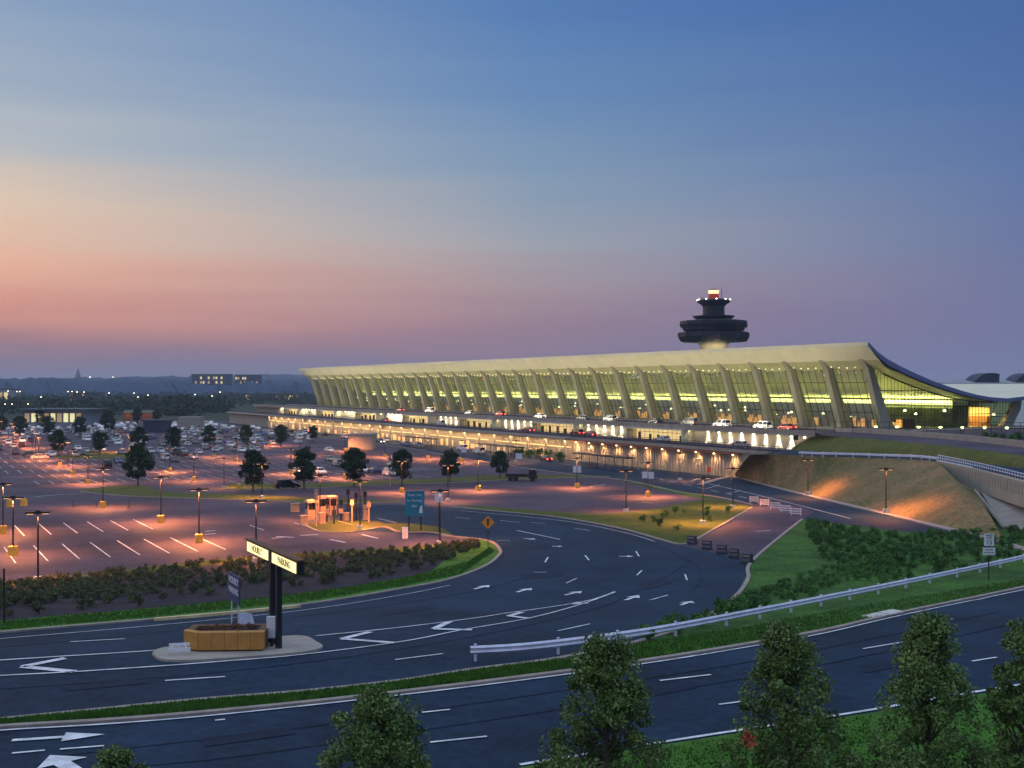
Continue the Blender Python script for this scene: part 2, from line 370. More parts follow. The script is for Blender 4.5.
# spur leading up to the service road, service road along the terminal
drape('spur_road', [(680,543),(700,538),(752,505),(770,500),(815,512),(802,520),(752,566),(735,556)], 'lot', .045)
serv_low = smooth([(256,429),(400,447),(460,458),(560,473),(628,481),(677,492),(716,497),(752,505)])
serv_lo2 = smooth([(800,518),(860,532),(960,552),(1060,572)])
serv_up = smooth([(1060,560),(1000,541),(925,522),(850,504),(800,492),(758,481),(732,475),(650,466),(560,455),(460,441),(400,432),(256,414)])
drape('service_road', serv_low+serv_lo2+serv_up, 'asphalt', .04)
# foreground road
fr_far = smooth([(-200,748),(-60,736),(0,729),(100,723),(200,715),(330,702),(450,688),(560,674),(660,660),(740,647),(823,632),(900,614),(1024,588),(1140,560)])
fr_near = smooth([(1140,665),(1024,688),(950,700),(870,714),(800,725),(735,735),(670,745),(600,756),(520,769)])
wf = [G(*p) for p in fr_far]+[G(*p) for p in fr_near]+[(-6,36.0),(-30,31),(-60,27),(-70,40)]
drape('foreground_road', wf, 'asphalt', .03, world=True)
# ---- planted strips
def isle(name, top, bot, m, off=.06, lab=None): return drape(name, smooth(top)+smooth(bot)[::-1], m, off)
bed_top = [(-200,604),(-60,590),(0,584),(60,578),(120,571),(200,562),(300,554),(380,549),(440,545),(480,540)]
bed_bot = [(-200,655),(0,634),(150,621),(300,606),(400,590),(450,580),(485,567),(499,556),(500,551),(494,544),(480,540)]
isle('verge_of_bed', bed_top, bed_bot, 'verge')
isle('bed_top_grass', bed_top, [(-200,610),(-60,596),(0,590),(60,584),(120,577),(200,568),(300,560),(380,555),(440,552),(480,541)], 'warm_grass', .068)
isle('mulch_bed', [(-200,608),(-60,594),(0,588),(60,582),(120,576),(200,567),(300,558),(380,554),(430,551)], [(-200,645),(0,622),(150,609),(300,594),(400,579),(430,572),(445,560)], 'mulch', .075)
isle('median_grass', [(-150,738),(0,722),(100,712),(200,702),(300,694),(400,683),(470,672),(560,660),(650,640),(705,619),(735,598),(748,580),(752,562),(802,520)], [(-200,748),(-60,736),(0,729),(100,723),(200,715),(330,702),(450,688),(560,674),(660,660),(740,647),(823,632),(900,614),(1024,588),(1140,560)], 'grass', .06)
drape('bank_grass', [(752,562),(802,520),(860,532),(960,552),(1150,590),(1150,640),(1024,586),(900,612),(823,630),(748,645),(700,625),(735,598)], 'grass', .065)
isle('triangle_grass', [(450,506),(500,508),(590,514),(650,510),(690,502),(720,500),(752,507)], [(450,507),(500,512),(560,518),(620,529),(660,540),(682,545),(700,538),(752,508)], 'warm_grass', .06)
isle('thin_grass_strip', [(628,481),(660,487),(700,495),(718,498)],[(628,482.5),(660,490),(700,498.5),(718,499)],'grass',.065)
isle('lot_strip_grass', [(80,490),(120,486),(150,487),(165,492),(256,495),(330,499),(400,501)], [(80,492),(120,496),(165,498),(256,501),(330,504),(400,503)], 'olive', .06)
isle('rear_strip_grass', [(222,488),(240,483),(300,484),(400,480),(440,478.5),(512,475),(610,476)], [(222,489.5),(240,490),(300,489),(400,484.5),(440,483.5),(512,480),(610,477)], 'olive', .06)
isle('small_strip_grass', [(56,456),(100,452),(140,455)], [(56,458),(100,459),(140,459)], 'olive', .06)
isle('toll_island_grass', [(303,524),(330,521),(372,521),(384,524)], [(303,525),(320,532),(350,533),(384,528)], 'olive', .06)
isle('exit_island_grass', [(384,524),(410,524),(440,528),(452,535)], [(384,527),(400,532),(430,533),(452,537)], 'olive', .06)
isle('verge_near', [(520,769),(600,756),(670,745),(735,735),(800,725),(870,714),(950,700),(1024,688),(1140,665)], [(520,1300),(600,1300),(670,1300),(735,1300),(800,1300),(870,1300),(950,1300),(1024,1300),(1140,1300)], 'verge', .06)
# kerbs
km = MB()
for line in ([(-200,748),(-60,736),(0,729),(100,723),(200,715),(330,702),(450,688),(560,674),(660,660),(740,647),(823,632),(900,614),(1024,588),(1140,560)],
             [(-200,655),(0,634),(150,621),(300,606),(400,590),(450,580),(485,567),(499,556),(500,551),(494,544),(480,540),(440,536)],
             [(-150,738),(0,722),(100,712),(200,702),(300,694),(400,683),(470,672),(560,660),(650,640),(705,619),(735,598),(748,580),(752,562),(802,520)],
             [(450,507),(500,512),(560,518),(620,529),(660,540),(682,545),(700,538),(752,508)],
             [(303,525),(320,532),(350,533),(384,528),(400,533),(430,533),(452,537)], [(80,492),(120,496),(165,498),(256,501),(330,504),(400,503)],
             [(256,429),(400,447),(460,458),(560,473),(628,481),(677,492),(716,497),(752,505)],
             [(222,489.5),(240,490),(300,489),(400,484.5),(440,483.5),(512,480),(610,477)]):
    kerb(line, mb=km)
tag(km.build('road_kerbs', 'kerb'), kind='structure')
km = MB(); kerb([(700,485),(732,477),(758,483),(800,494),(850,506),(925,524),(1000,543),(1060,562)], wd=1.3, h=.18, mb=km)
tag(km.build('pavement', 'kerb'), kind='structure')
# traffic island (concrete) at the lit sign
isl = smooth([(152,656),(162,650.5),(200,647),(250,642),(300,638),(316,644),(322,650),(300,655),(240,660),(190,663),(162,662),(152,656)],5)
wi = [G(*p) for p in isl][:-1]
mb = MB(); n = len(wi)
mb.add([(x,y,T(y)-.05) for x,y in wi]+[(x,y,T(y)+.16) for x,y in wi], [tuple(range(n,2*n))]+[(i,(i+1)%n,n+(i+1)%n,n+i) for i in range(n)])
tag(mb.build('traffic_island_pavement', 'concrete'), kind='structure')
# ---- repair patches and seams in the asphalt
M['patch'] = mat('asphalt_patch', (.008,.017,.038), .75, var=.25, vscale=.5, fine=.25, spec=.15)
M['patch2'] = mat('asphalt_old', (.030,.050,.088), .75, var=.25, vscale=.5, fine=.25, spec=.15)
pt_ = []
for poly in ([(60,688),(140,680),(150,684),(68,692)],[(250,700),(252,702),(330,692),(328,690)],[(380,612),(430,606),(436,609),(385,616)],[(520,575),(560,572),(566,576),(525,580)],[(600,700),(690,684),(696,689),(606,706)],[(200,740),(290,728),(296,735),(205,748)],
             [(640,585),(665,580),(672,584),(646,590)],[(860,668),(930,655),(936,660),(866,674)]):
    pt_.append([G(*p) for p in poly])
drape('asphalt_patches', pt_, 'patch', .055, world=True)
sm_ = []
for l in ([(0,690),(100,683),(200,675),(300,664),(400,650),(500,632),(600,608),(660,580),(690,562)], [(0,648),(150,634),(300,617),(420,601),(510,583),(560,560)], [(60,757),(200,741),(330,725),(450,708),(560,692),(700,671),(850,644),(1000,612)], [(0,775),(200,762),(450,727),(640,697),(850,660),(1024,622)], [(560,524),(640,540),(700,570),(690,595)]):
    sm_ += stripe_loops(l, .09)
drape('asphalt_seams', sm_, 'patch', .06, world=True)
# ---- road markings
loops = []
for l, w_ in [([(-60,666),(0,661.5),(150,652),(165,650)], .16), ([(316,637),(400,628.5),(475,619),(507,614),(550,608),(590,601),(615,592.5)], .16),
          ([(-60,681),(0,677),(75,673),(165,667),(230,662),(300,656),(400,643),(462,631),(525,620),(575,607),(615,593)], .16),
          ([(-200,750),(-60,739),(0,732),(100,726),(200,718),(330,704.5),(450,690.5),(560,676.5),(660,662.5),(740,649.5),(823,634.5),(900,616.5),(1024,590.5)], .15),
          ([(520,766.5),(600,753.5),(670,742.5),(735,732.5),(800,722.5),(870,711.5),(950,697.5),(1024,685.5)], .2),
          ([(-60,647),(0,640),(150,627),(300,611.5),(400,596),(450,586)], .1),
          ([(517,531),(560,540)], .2), ([(705,621),(730,606),(742,590),(748,578)], .15), ([(460,511),(560,521),(620,532),(655,542)],.12)]:
    loops += stripe_loops(l, w_)
def dash(a, b, w_=.14): loops.extend(stripe_loops([a,b], w_))
for a, b in [((395,661),(443,655)),((165,682),(225,678)),((558,632),(590,625)),((70,643),(125,640)),((566,584),(577,579)),((585,556),(589,561)),((636,552),(639,557)),((637,576),(642,571)),
             ((534,573),(547,573)),((422,714),(450,711)),((430,744),(487,738)),((660,682),(711,676)),((719,706),(742,703)),((863,650),(905,643)),((972,662.5),(997,658.5)),((12,755),(45,752)),((60,751),(104,747.5)),
             ((650,601),(668,596)),((497,541),(510,541)),((530,523),(545,524)),((455,518),(470,519)),((500,521),(520,523)),((575,529),(590,531)),((545,563),(548,558)),((215,722),(225,721)),((685,575),(687,581))]: dash(a, b)
def arrow(tip, tail, hw=.55, sw=.14):
    a = Vector(G(*tip)); b = Vector(G(*tail)); d = (a-b).normalized(); q = Vector((-d.y,d.x)); Ln = (a-b).length; hl = min(1.6, Ln*.45)
    m_ = a-d*hl
    loops.append([tuple(a), tuple(m_+q*hw), tuple(m_-q*hw)]); loops.append([tuple(m_+q*sw), tuple(b+q*sw), tuple(b-q*sw), tuple(m_-q*sw)])
for tp, tl in [((490,586),(474,590)),((532,589),(517,593)),((582,592),(565,596)),((639,596),(625,601)),((692,602),(681,606)),((634,557),(619,557)),((563,547),(552,547)),((105,736),(12,742)),((536,540),(524,539))]: arrow(tp, tl)
arrow((50,757),(78,775),.9,.3)
for (ap, t1, t2) in [((22,668),(65,659.5),(75,673)),((342,640),(370,633),(395,644)),((434,630),(450,622.5),(472,631)),((509,617),(522,613),(530,619.5)),((572,605),(580,603),(588,604))]:
    for e in (t1, t2): loops += stripe_loops([ap, e], .45)
# zebra/gore patch by the service road and dashes there
for k in range(7): dash((655+k*14, 478+k*3.1), (663+k*14, 480+k*3.1))
for a, b in [((690,482),(700,478)),((706,489),(720,485)),((728,494),(740,491)),((560,464),(590,467)),((600,468),(625,471)),((520,459),(545,462)),((480,453),(500,456)),((445,447),(465,450)),
             ((700,482),(752,494)),((752,494),(800,506)),((800,506),(850,519)),((755,532),(770,531))]: dash(a, b, .2)
drape('road_markings', loops, 'white', .075, world=True)
# stall lines, laid out on the terminal's grid
def ab(a, b): return (a*U[0]+b*W[0], a*U[1]+b*W[1])
loops = []
def stall_rows(a0, a1, bs, wd_=.13):
    for b in bs:
        p = ab(a0,b); q = ab(a1,b); c = (W[0]*wd_/2, W[1]*wd_/2)
        loops.append([(p[0]-c[0],p[1]-c[1]),(p[0]+c[0],p[1]+c[1]),(q[0]+c[0],q[1]+c[1]),(q[0]-c[0],q[1]-c[1])])
def inpx(p, x0, x1, y0, y1):
    x, y = px_of(p[0], p[1], T(p[1])); return x0 <= x <= x1 and y0 <= y <= y1
bb = [-60+k*2.77 for k in range(80)]
stall_rows(111, 124, [b for b in bb if inpx(ab(117,b), -60, 235, 500, 600)])
stall_rows(133.5, 146, [b for b in bb if inpx(ab(140,b), -60, 160, 500, 600)])
stall_rows(92, 100, [b for b in bb if inpx(ab(92,b), -60, 205, 500, 590)])
stall_rows(126, 132, [b for b in bb if inpx(ab(132,b), 236, 400, 500, 550)][::2])
for k in range(8):
    a = 226+19*k
    stall_rows(a-5.4, a+5.4, [b for b in [-200+j*2.77 for j in range(140)] if inpx(ab(a,b), 36 if k<3 else -30, 430 if k<2 else 330, 425, 484) and not inpx(ab(a,b), 210, 600, 483, 500)])
drape('stall_markings', loops, 'white', .06, world=True)
loops = []
for k in range(5): dash((2,454-k*.2+k*6), (32,453+k*6), .25)
for a, b in [((205,532),(215,531)),((205,535),(216,534)),((272,539),(283,538)),((276,537),(294,538)),((300,536),(318,535)),((330,540),(345,543)),((362,535),(378,539)),((35,497),(60,495)),((60,495),(84,494)),((640,473),(655,475)),((590,487),(605,485))]: dash(a, b, .35)
drape('lot_lane_markings', loops, 'white', .065, world=True)
# ---- grass blades on the near strips (uncountable)
rs = random.Random(3); g = MB()
def blades(px_poly_top, px_poly_bot, n, h):
    for _ in range(n):
        t = rs.random(); i = t*(len(px_poly_top)-1); a = int(i); fr = i-a
        def at(P): return (P[a][0]+(P[min(a+1,len(P)-1)][0]-P[a][0])*fr, P[a][1]+(P[min(a+1,len(P)-1)][1]-P[a][1])*fr)
        p = at(px_poly_top); q = at(px_poly_bot); s = rs.random(); X, Y = G(p[0]+(q[0]-p[0])*s, p[1]+(q[1]-p[1])*s)
        z = T(Y)+.05; an = rs.random()*PI; dx, dy = math.cos(an)*.05, math.sin(an)*.05; hh = h*(.5+rs.random()); lx = rs.uniform(-.06,.06)
        g.add([(X-dx,Y-dy,z),(X+dx,Y+dy,z),(X+lx+dx*.2,Y+lx,z+hh)], [(0,1,2)])
blades([(0,723),(100,713),(200,703),(300,695),(400,684),(470,673),(560,661)], [(0,727),(100,721),(200,713),(300,703),(400,691),(470,683),(560,672)], 16000, .16)
blades([(560,662),(650,643),(750,628),(850,609),(1024,580)], [(560,671),(650,659),(750,643),(850,625),(1024,586)], 9000, .15)
blades([(0,623),(150,610),(300,595),(400,580),(470,562),(490,548)], [(0,631),(150,618),(300,603),(400,587),(460,575),(494,552)], 12000, .14)
blades([(520,772),(670,748),(800,728),(870,717),(1024,691)], [(520,830),(670,830),(800,830),(870,830),(1024,830)], 12000, .08)
o = g.build('grass', 'blade', fix=False); tag(o, 'tufts of green grass along the kerbs and verges', 'grass', None, 'stuff')
# ================================================================== TERMINAL
O = (78.7, 243.8)
def P(s, t): return (O[0]+s*U[0]+t*V[0], O[1]+s*U[1]+t*V[1])
def stx(px, t):                       # s on the line t seen at column px
    k = (px-512)/F; ax, ay = O[0]+t*V[0], O[1]+t*V[1]
    return (ax-k*ay)/(k*U[1]-U[0])
BAY = 12.19; NB = 31; LEN = BAY*NB
term = thing('terminal_building', 'long glass airport terminal with a swooping concrete roof on leaning columns', 'terminal', (*O,0), UA)
top = [(0,29.6),(1.2,28.7),(3,27.4),(6,25.9),(10,24.4),(15,22.8),(20,21.3),(25,20.1),(30,19.0),(35,18.1),(40,17.5),(46,17.2),(52,17.6),(58,18.9),(64,20.8)]
und = [(0,29.0),(1.0,27.9),(2.5,26.5),(4.2,25.3),(6,24.4),(10,23.0),(15,21.4),(20,20.1),(25,18.9),(30,17.9),(35,17.2),(40,16.7),(46,16.5),(52,16.9),(58,18.1),(64,20.3)]
def und_z(d):
    for (a,p),(b,q) in zip(und, und[1:]):
        if d <= b: return p+(q-p)*(d-a)/(b-a)
    return und[-1][1]
def loft(prof, s0, s1, ns, flip=False, bow=None):
    m_ = MB(); vs = []; 
    for i in range(ns+1):
        s = s0+(s1-s0)*i/ns
        for d, z in prof: vs.append((s, 5-d, z-(bow(s,d) if bow else 0)))
    n_ = len(prof); m_.add(vs, [(i*n_+j, i*n_+j+1, (i+1)*n_+j+1, (i+1)*n_+j) for i in range(ns) for j in range(n_-1)]); return m_
# scalloped soffit: hangs lower between the columns
bow = lambda s, d: 0.6*abs(math.sin(PI*s/BAY))**1.0*max(0,1-abs(d-6)/2.65)
und_s = [(a[0]+(b[0]-a[0])*k/2, a[1]+(b[1]-a[1])*k/2) for a, b in zip(und, und[1:]) for k in range(2)]+[und[-1]]
loft(top, -5, LEN+5, 30).build('roof_top', 'roof', term, smooth=True)
loft([q_ for q_ in und_s if q_[0] <= 3.4], -5, LEN+5, 30).build('eaves_soffit', 'roof', term, smooth=True)
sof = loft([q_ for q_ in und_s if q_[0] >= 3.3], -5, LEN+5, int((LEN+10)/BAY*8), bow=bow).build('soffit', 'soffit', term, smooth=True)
# edge fascias
for s, sg in ((-5,-1),(LEN+5,1)):
    m_ = MB()
    vs = []
    for d, z in top: vs.append((s+sg*.02, 5-d, z+.12))
    for d, z in top: vs.append((s+sg*.02, 5-d, min(z-.7, und_z(d)+.35 if d > 2 else z-.6)))
    n_ = len(top); A = [(x,y,z) for x,y,z in vs]; B = [(x-sg*.5,y,z) for x,y,z in vs]
    m_.add(A+B, [(j,j+1,n_+j+1,n_+j) for j in range(n_-1)]+[(2*n_+j,2*n_+j+1,3*n_+j+1,3*n_+j) for j in range(n_-1)]+[(j,j+1,2*n_+j+1,2*n_+j) for j in range(n_-1)]+[(n_+j,n_+j+1,3*n_+j+1,3*n_+j) for j in range(n_-1)])
    m_.build('gable_fascia', 'roof_edge', term)
m_ = MB(); m_.box(-5, LEN+5, 4.9, 5.15, 28.9, 29.75); m_.build('eaves_lip', 'roof', term)
m_ = MB()
for k in range(NB+1): m_.box(k*BAY-1.4, k*BAY+1.4, 2.4, 3.2, 28.3, 30.2)
# roof scuppers over each column, one part each
proto = None
for k in range(NB+1):
    if proto is None:
        q = MB(); q.frustum((-1.2,1.2,-.4,.4), (-1.0,1.0,-.3,.3), 0, .55); proto = q.build('roof_scupper', 'darkmetal', term); sc = proto
    else: sc = proto.copy(); COL.objects.link(sc)
    sc.location = (k*BAY, 4.2, 29.2)
def area(name, loc, rot, sx, sy, e, col, parent=None):
    l = bpy.data.lights.new(name, 'AREA'); l.shape = 'RECTANGLE'; l.size = sx; l.size_y = sy; l.energy = e; l.color = col
    o = bpy.data.objects.new(name, l); COL.objects.link(o); o.location = loc; o.rotation_euler = rot; o.parent = parent; return o
def spot(name, loc, rot, e, col, ang=150, blend=.6, r=.15, parent=None):
    l = bpy.data.lights.new(name, 'SPOT'); l.energy = e; l.color = col; l.spot_size = rad(ang); l.spot_blend = blend; l.shadow_soft_size = r
    o = bpy.data.objects.new(name, l); COL.objects.link(o); o.location = loc; o.rotation_euler = rot; o.parent = parent; return o
# columns
def col_mesh():
    q = MB()
    prof = [(8.9,10.4),(8.2,12.8),(6.6,18),(4.6,24.0),(3.4,25.7),(1.2,28.1),(2.1,27.5),(4.3,26.2),(6.1,24.6),(9.0,18),(11.4,13),(13.4,10.4)]
    q.prism([(5-d, z) for d, z in prof], -.72, .72, 'x'); return q
cproto = col_mesh().build('column', 'column', term)
for k in range(1, NB+1):
    c = cproto.copy(); COL.objects.link(c); c.location = (k*BAY,0,0)
q = MB(); q.prism([(5-d,z) for d,z in [(49.8,10.4),(53.5,14.5),(55.6,17.4),(57.2,17.6),(56.5,14.5),(53.4,10.4)]], -.62, .62, 'x'); rproto = q.build('rear_column', 'column', term)
for k in range(1, NB+1):
    c = rproto.copy(); COL.objects.link(c); c.location = (k*BAY,0,0)
# glass bays: leaning panes with mullions
def gd(z): return 6.1+(24.3-z)*(10.9-6.1)/(24.3-10.4)       # d of the glass at height z
HEAD = [24.4-bow(BAY*j/10, 5.5)*.9 for j in range(11)]
gm = MB(); vs = []
for j in range(11):
    s = .62+(BAY-1.24)*j/10; vs += [(s, 5-gd(10.45), 10.45), (s, 5-gd(HEAD[j]), HEAD[j])]
gm.add(vs, [(2*j,2*j+2,2*j+3,2*j+1) for j in range(10)])
pane = gm.build('window', 'glass', term)
mm = MB()
for j in range(0, 6):
    s = .7+(BAY-1.4)*j/5; zt = 24.4-bow(s,5.5)*.9; mm.bar((s,5-gd(10.4)+.05,10.4),(s,5-gd(zt)+.05,zt), .075, 4)
for z in (14.2, 17.4, 21.0): mm.bar((.6,5-gd(z)+.06,z),(BAY-.6,5-gd(z)+.06,z), .075, 4)
hh = [(.6+(BAY-1.2)*j/10, 5-gd(HEAD[j])+.1, HEAD[j]) for j in range(11)]
for a, b in zip(hh, hh[1:]): mm.bar(a, b, .16, 4)
mul = mm.build('mullions', 'darkmetal', pane)
for k in range(1, NB):
    p = pane.copy(); COL.objects.link(p); p.location = (k*BAY,0,0); x = mul.copy(); COL.objects.link(x); x.parent = p
# gable glazing
gm = MB(); vs = []; mm = MB(); nd = 44
for j in range(nd+1):
    d = 7+(55-7)*j/nd; zt = und_z(d)-.02; vs += [(-.05, 5-d, 10.45), (-.05, 5-d, zt)]
    if j and j < nd: mm.bar((-.1,5-d,10.4),(-.1,5-d,zt), .07, 4)
gm.add(vs, [(2*j,2*j+2,2*j+3,2*j+1) for j in range(nd)])
for z in (13.6, 16.2, 19.2):
    de = max([7+j for j in range(48) if und_z(7+j) > z] or [7]); mm.bar((-.1,-2.5,z),(-.1,5-de,z), .07, 4)
for (a,p),(b,q_) in zip(und[5:-1], und[6:-1]): mm.bar((-.1,5-a,p-.05),(-.1,5-b,q_-.05), .2, 4)
gp = gm.build('gable_window', 'glass', term); mm.build('mullions', 'darkmetal', gp)
# rear glazing
gm = MB(); gm.add([(0,-46,10.4),(LEN,-46,10.4),(LEN,-49,16.9),(0,-49,16.9)], [(0,1,2,3)]); rg = gm.build('rear_window', 'glass', term)
mm = MB()
for k in range(int(LEN/4)): mm.bar((k*4,-45.9,10.4),(k*4,-48.9,16.9), .08, 4)
mm.bar((0,-47,12.8),(LEN,-47,12.8),.1,4); mm.build('mullions', 'darkmetal', rg)
# interior: floor, ticket counters with strip lights, rear balcony
m_ = MB(); m_.box(-.2, LEN, -58, -4, 10.2, 10.42); m_.build('floor', 'concrete', term)
cb = MB(); cb.box(0,9.5,-17,-13,10.42,12.7); counter = cb.build('ticket_counter', 'brown', term); counter.location = (1.4,0,0)
cf = MB()
for j,(wz,hz2) in enumerate([(1.6,12.5),(1.2,11.9),(1.7,12.6),(.9,11.6),(1.5,12.3)]): cf.box(.3+j*1.87,.3+wz+j*1.87,-12.98,-12.9,10.6,hz2)
cf.box(.3,9.3,-13.0,-12.985,10.6,10.8)
cface = cf.build('lit_panels', 'glow_orange', counter)
for k in range(1, NB):
    c = counter.copy(); COL.objects.link(c); c.location = (1.4+k*BAY+random.uniform(-.8,.8),random.uniform(-1.5,3.5),0); c.scale = (random.choice([1,1,.8,-1])*1.0 if False else random.choice([1,.85,.7]),1,1)
    for ch in (cface,): x = ch.copy(); COL.objects.link(x); x.parent = c
m_ = MB(); m_.box(2, LEN-2, -36, -30, 10.42, 15.7); m_.build('inner_wall', 'inner_dark', term)
m_ = MB(); m_.box(2, LEN-2, -30.2, -29.7, 15.72, 16.75); m_.build('cove_light', 'glow_band', term)
lh = None
for k in range(26+NB*3-0):
    if lh is None: q = MB(); q.lathe([(.1,.5),(.32,.2),(.3,0)],8); lh = q.build('hall_lamp', 'lamp_white', term); o = lh
    else: o = lh.copy(); COL.objects.link(o)
    o.location = (1.5+k*3.7+random.uniform(-1,1), random.choice([-38.5,-40,-42,-44]), random.choice([12.4,13.2,14.0])) if k < 26 else ((k-26)*LEN/(NB*3)+random.uniform(-1.4,1.4), random.uniform(-27,-8), random.choice([12.3,13.0,13.4,14.3]))
q = MB(); q.box(3,52,-45.2,-44.8,10.42,15.0); q.build('rear_bounce_panel', 'ceiling', term)  # pale panel added to catch light, so the rear hall reads lit
area('rear_hall_light', (14,-30,15.0), (rad(180-20),0,0), 26, .5, 900, (1,.9,.4), term)
area('rear_hall_light', (24,-42,15.6), (rad(-25),0,0), 44, .5, 800, (1,.6,.28), term)
for k in range(6):
    q = MB(); q.box(2+k*8,7.5+k*8,-44,-42.5,10.42,12.9+.3*(k%3)); q.build('shop_front', 'ochre', term)
# soffit lights: dots near the eaves
dl = MB()
for k in range(NB*5):
    s = (k+.5)*BAY/5
    if abs((s/BAY)-round(s/BAY)) < .07: continue
    z = und_z(5.2)-bow(s,5.2); dl.box(s-.11,s+.11,-.28,-.06,z-.10,z-.02)
dl.build('soffit_lights', 'lamp_white', term)
for k in range(8):
    s = LEN/8*(k+.5)
    area('uplight', (s,-28.0,15.6), (rad(180-8),0,0), LEN/8*.96, .6, 6200, (1,.93,.46), term)       # on the inner wall, washes the hung ceiling
    area('uplight', (s,-12,13.3), (rad(180-10),0,0), LEN/8*.96, .6, 2600, (1,.92,.42), term)
    area('rear_hall_light', (s,-41,15.8), (0,0,0), LEN/8*.96, .5, 7000, (1,.62,.26), term)
    area('floodlight', (s,17.5,11.4), (rad(180+44),0,0), LEN/8*.96, .3, 3600, (1,.88,.58), term)
    area('hall_light', (s,-9,16.5), (rad(0),0,0), LEN/8*.96, .5, 500, (1,.75,.35), term)
# ================================================================== ROADWAYS IN FRONT
deck = thing('departures_deck', 'upper concrete roadway deck running the length of the glass terminal', 'roadway', (*O,0), UA)
m_ = MB(); m_.box(-4, LEN+40, -4, 19.5, 9.5, 10.38); m_.build('deck_slab', 'concrete', deck)
m_ = MB(); m_.box(-3.9, LEN+40, 3, 19.0, 10.384, 10.39); m_.build('deck_surface', 'lot', deck)
m_ = MB(); m_.box(-4.02, LEN+40, 19.1, 19.55, 10.38, 10.75)
m_.build('deck_kerb', 'concrete', deck)
m_ = MB(); s = -4
while s < 380: m_.bar((s,19.3,10.7),(s,19.3,11.6),.06,4); s += 2.5
for z in (11.2,11.6): m_.bar((-4,19.3,z),(LEN+40,19.3,z),.06,4)
m_.build('railing', 'darkmetal', deck)
m_ = MB(); m_.box(-4.0, LEN+40, 16.2, 16.9, 6.5, 9.5); m_.build('inner_wall', 'ribbed', deck)
# end wall, cut to the slope of the grass
m_ = MB(); m_.prism([(-4.0,9.5),(-4.0,6.5),(-16,6.5),(-9,10.0),(-6,10.38),(-4,10.38)], 16.2, 16.85, 'y'); m_.build('end_wall', 'ribbed', deck)
# wall lamps
lp = MB(); lp.frustum((-.28,.28,0,.34),(-.12,.12,0,.2),-.22,.1); 
lproto = None; k = 0; s = -2.5
vest = [52+49.5*i for i in range(7)]
while s < 372:
    if not any(abs(s-c) < 14 for c in vest):
        if lproto is None: lproto = lp.build('wall_lamp', 'lamp_white', deck); o = lproto
        else: o = lproto.copy(); COL.objects.link(o)
        o.location = (s, 16.95, 9.25)
        if s < 230: spot('wall_light', (s,17.22,8.98), (rad(-13),0,0), 2600, (1,.93,.74), 66, .4, .03, deck)
        k += 1
    s += 4.06
for i in range(8): area('wall_light', (s_ := LEN/8*(i+.5),18.2,9.3), (rad(-25),0,0), 44, .3, 400 if i<4 else 2200, (1,.85,.55), deck)
# vestibules
for i, c in enumerate(vest):
    d_ = ['nearest','second nearest','third nearest','fourth nearest','fifth','sixth','farthest'][i]
    v = thing('entrance_vestibule', f'glazed yellow-lit entrance vestibule below the terminal, {d_} along the arrivals wall', 'entrance', (*P(c,16.9),6.5), UA, 'entrance vestibules on the arrivals level')
    MB().box(-12,12,0,3.4,2.75,3.0).build('roof', 'roof', v)
    MB().box(-12,-11.4,0,3.2,0,2.75).build('side_wall', 'roof', v); MB().box(11.4,12,0,3.2,0,2.75).build('side_wall', 'roof', v)
    MB().box(-11.4,11.4,.1,.3,.05,2.7).build('lit_back_wall', 'glow_warm', v)
    m_ = MB()
    for j in range(13): m_.bar((-11.4+j*1.9,3,0),(-11.4+j*1.9,3,2.75),.06,4)
    m_.bar((-11.4,3,2.1),(11.4,3,2.1),.06,4); m_.build('door_frames', 'darkmetal', v)
    m_ = MB()
    for j in range(5): x = -9+j*4.2+random.uniform(-.6,.6); MB().box(x,x+random.uniform(.5,1.6),1.2,1.6,0,random.uniform(1.2,2)).build('ticket_machine', 'brown', v)
# arrivals road + lower wall
arr = thing('arrivals_deck', 'middle roadway deck with a dark railing above the orange-lit retaining wall', 'roadway', (*O,0), UA)
MB().box(-5.5, LEN+60, 16.9, 27.6, 5.7, 6.48).build('deck_slab', 'concrete', arr)
MB().box(-5.4, LEN+60, 17.5, 26.9, 6.484, 6.49).build('deck_surface', 'lot', arr)
MB().box(-2, LEN+60, 27.15, 27.65, 6.48, 6.85).build('deck_kerb', 'darkwall', arr)
m_ = MB(); s = -2
while s < 380: m_.bar((s,27.4,6.8),(s,27.4,7.6),.05,4); s += 2.2
for z in (7.2,7.6): m_.bar((-2,27.4,z),(LEN+60,27.4,z),.06,4)
m_.build('railing', 'darkmetal', arr)
low = thing('retaining_wall', 'ribbed concrete retaining wall lit orange below the middle roadway', 'wall', (*O,0), UA)
m_ = MB(); m_.box(0, LEN+60, 26.4, 27.1, -.4, 5.7); m_.build('wall_panel', 'ribbed', low)
m_ = MB(); s = 6.0
while s < 120: m_.box(s, s+.28, 27.1, 27.28, -.2, 5.2); s += 1.0
m_.build('ribs', 'ribbed', low)
m_ = MB(); m_.prism([(0,5.7),(0,-.4),(6,-.4),(6,5.7)], 26.3, 27.2, 'y')
m_.prism([(-14,5.7),(0,-.2),(0,5.7)], 26.3, 27.2, 'y'); m_.build('wing_wall', 'concrete', low)
cano = MB(); cano.box(10, 78, 27.1, 28.4, 5.25, 5.5); cano.build('canopy', 'canopy', low)
lproto = None; s = 12
while s < 78:
    if lproto is None: q = MB(); q.lathe([(.05,.1),(.22,0),(.22,-.12),(.1,-.2)], 10); lproto = q.build('wall_lamp', 'wall_lamp_on', low); o = lproto
    else: o = lproto.copy(); COL.objects.link(o)
    o.location = (s, 28.1, 5.2); spot('wall_light', (s,28.3,4.95), (rad(-14),0,0), 900, (1,.5,.2), 130, .7, .1, low); s += 6.4
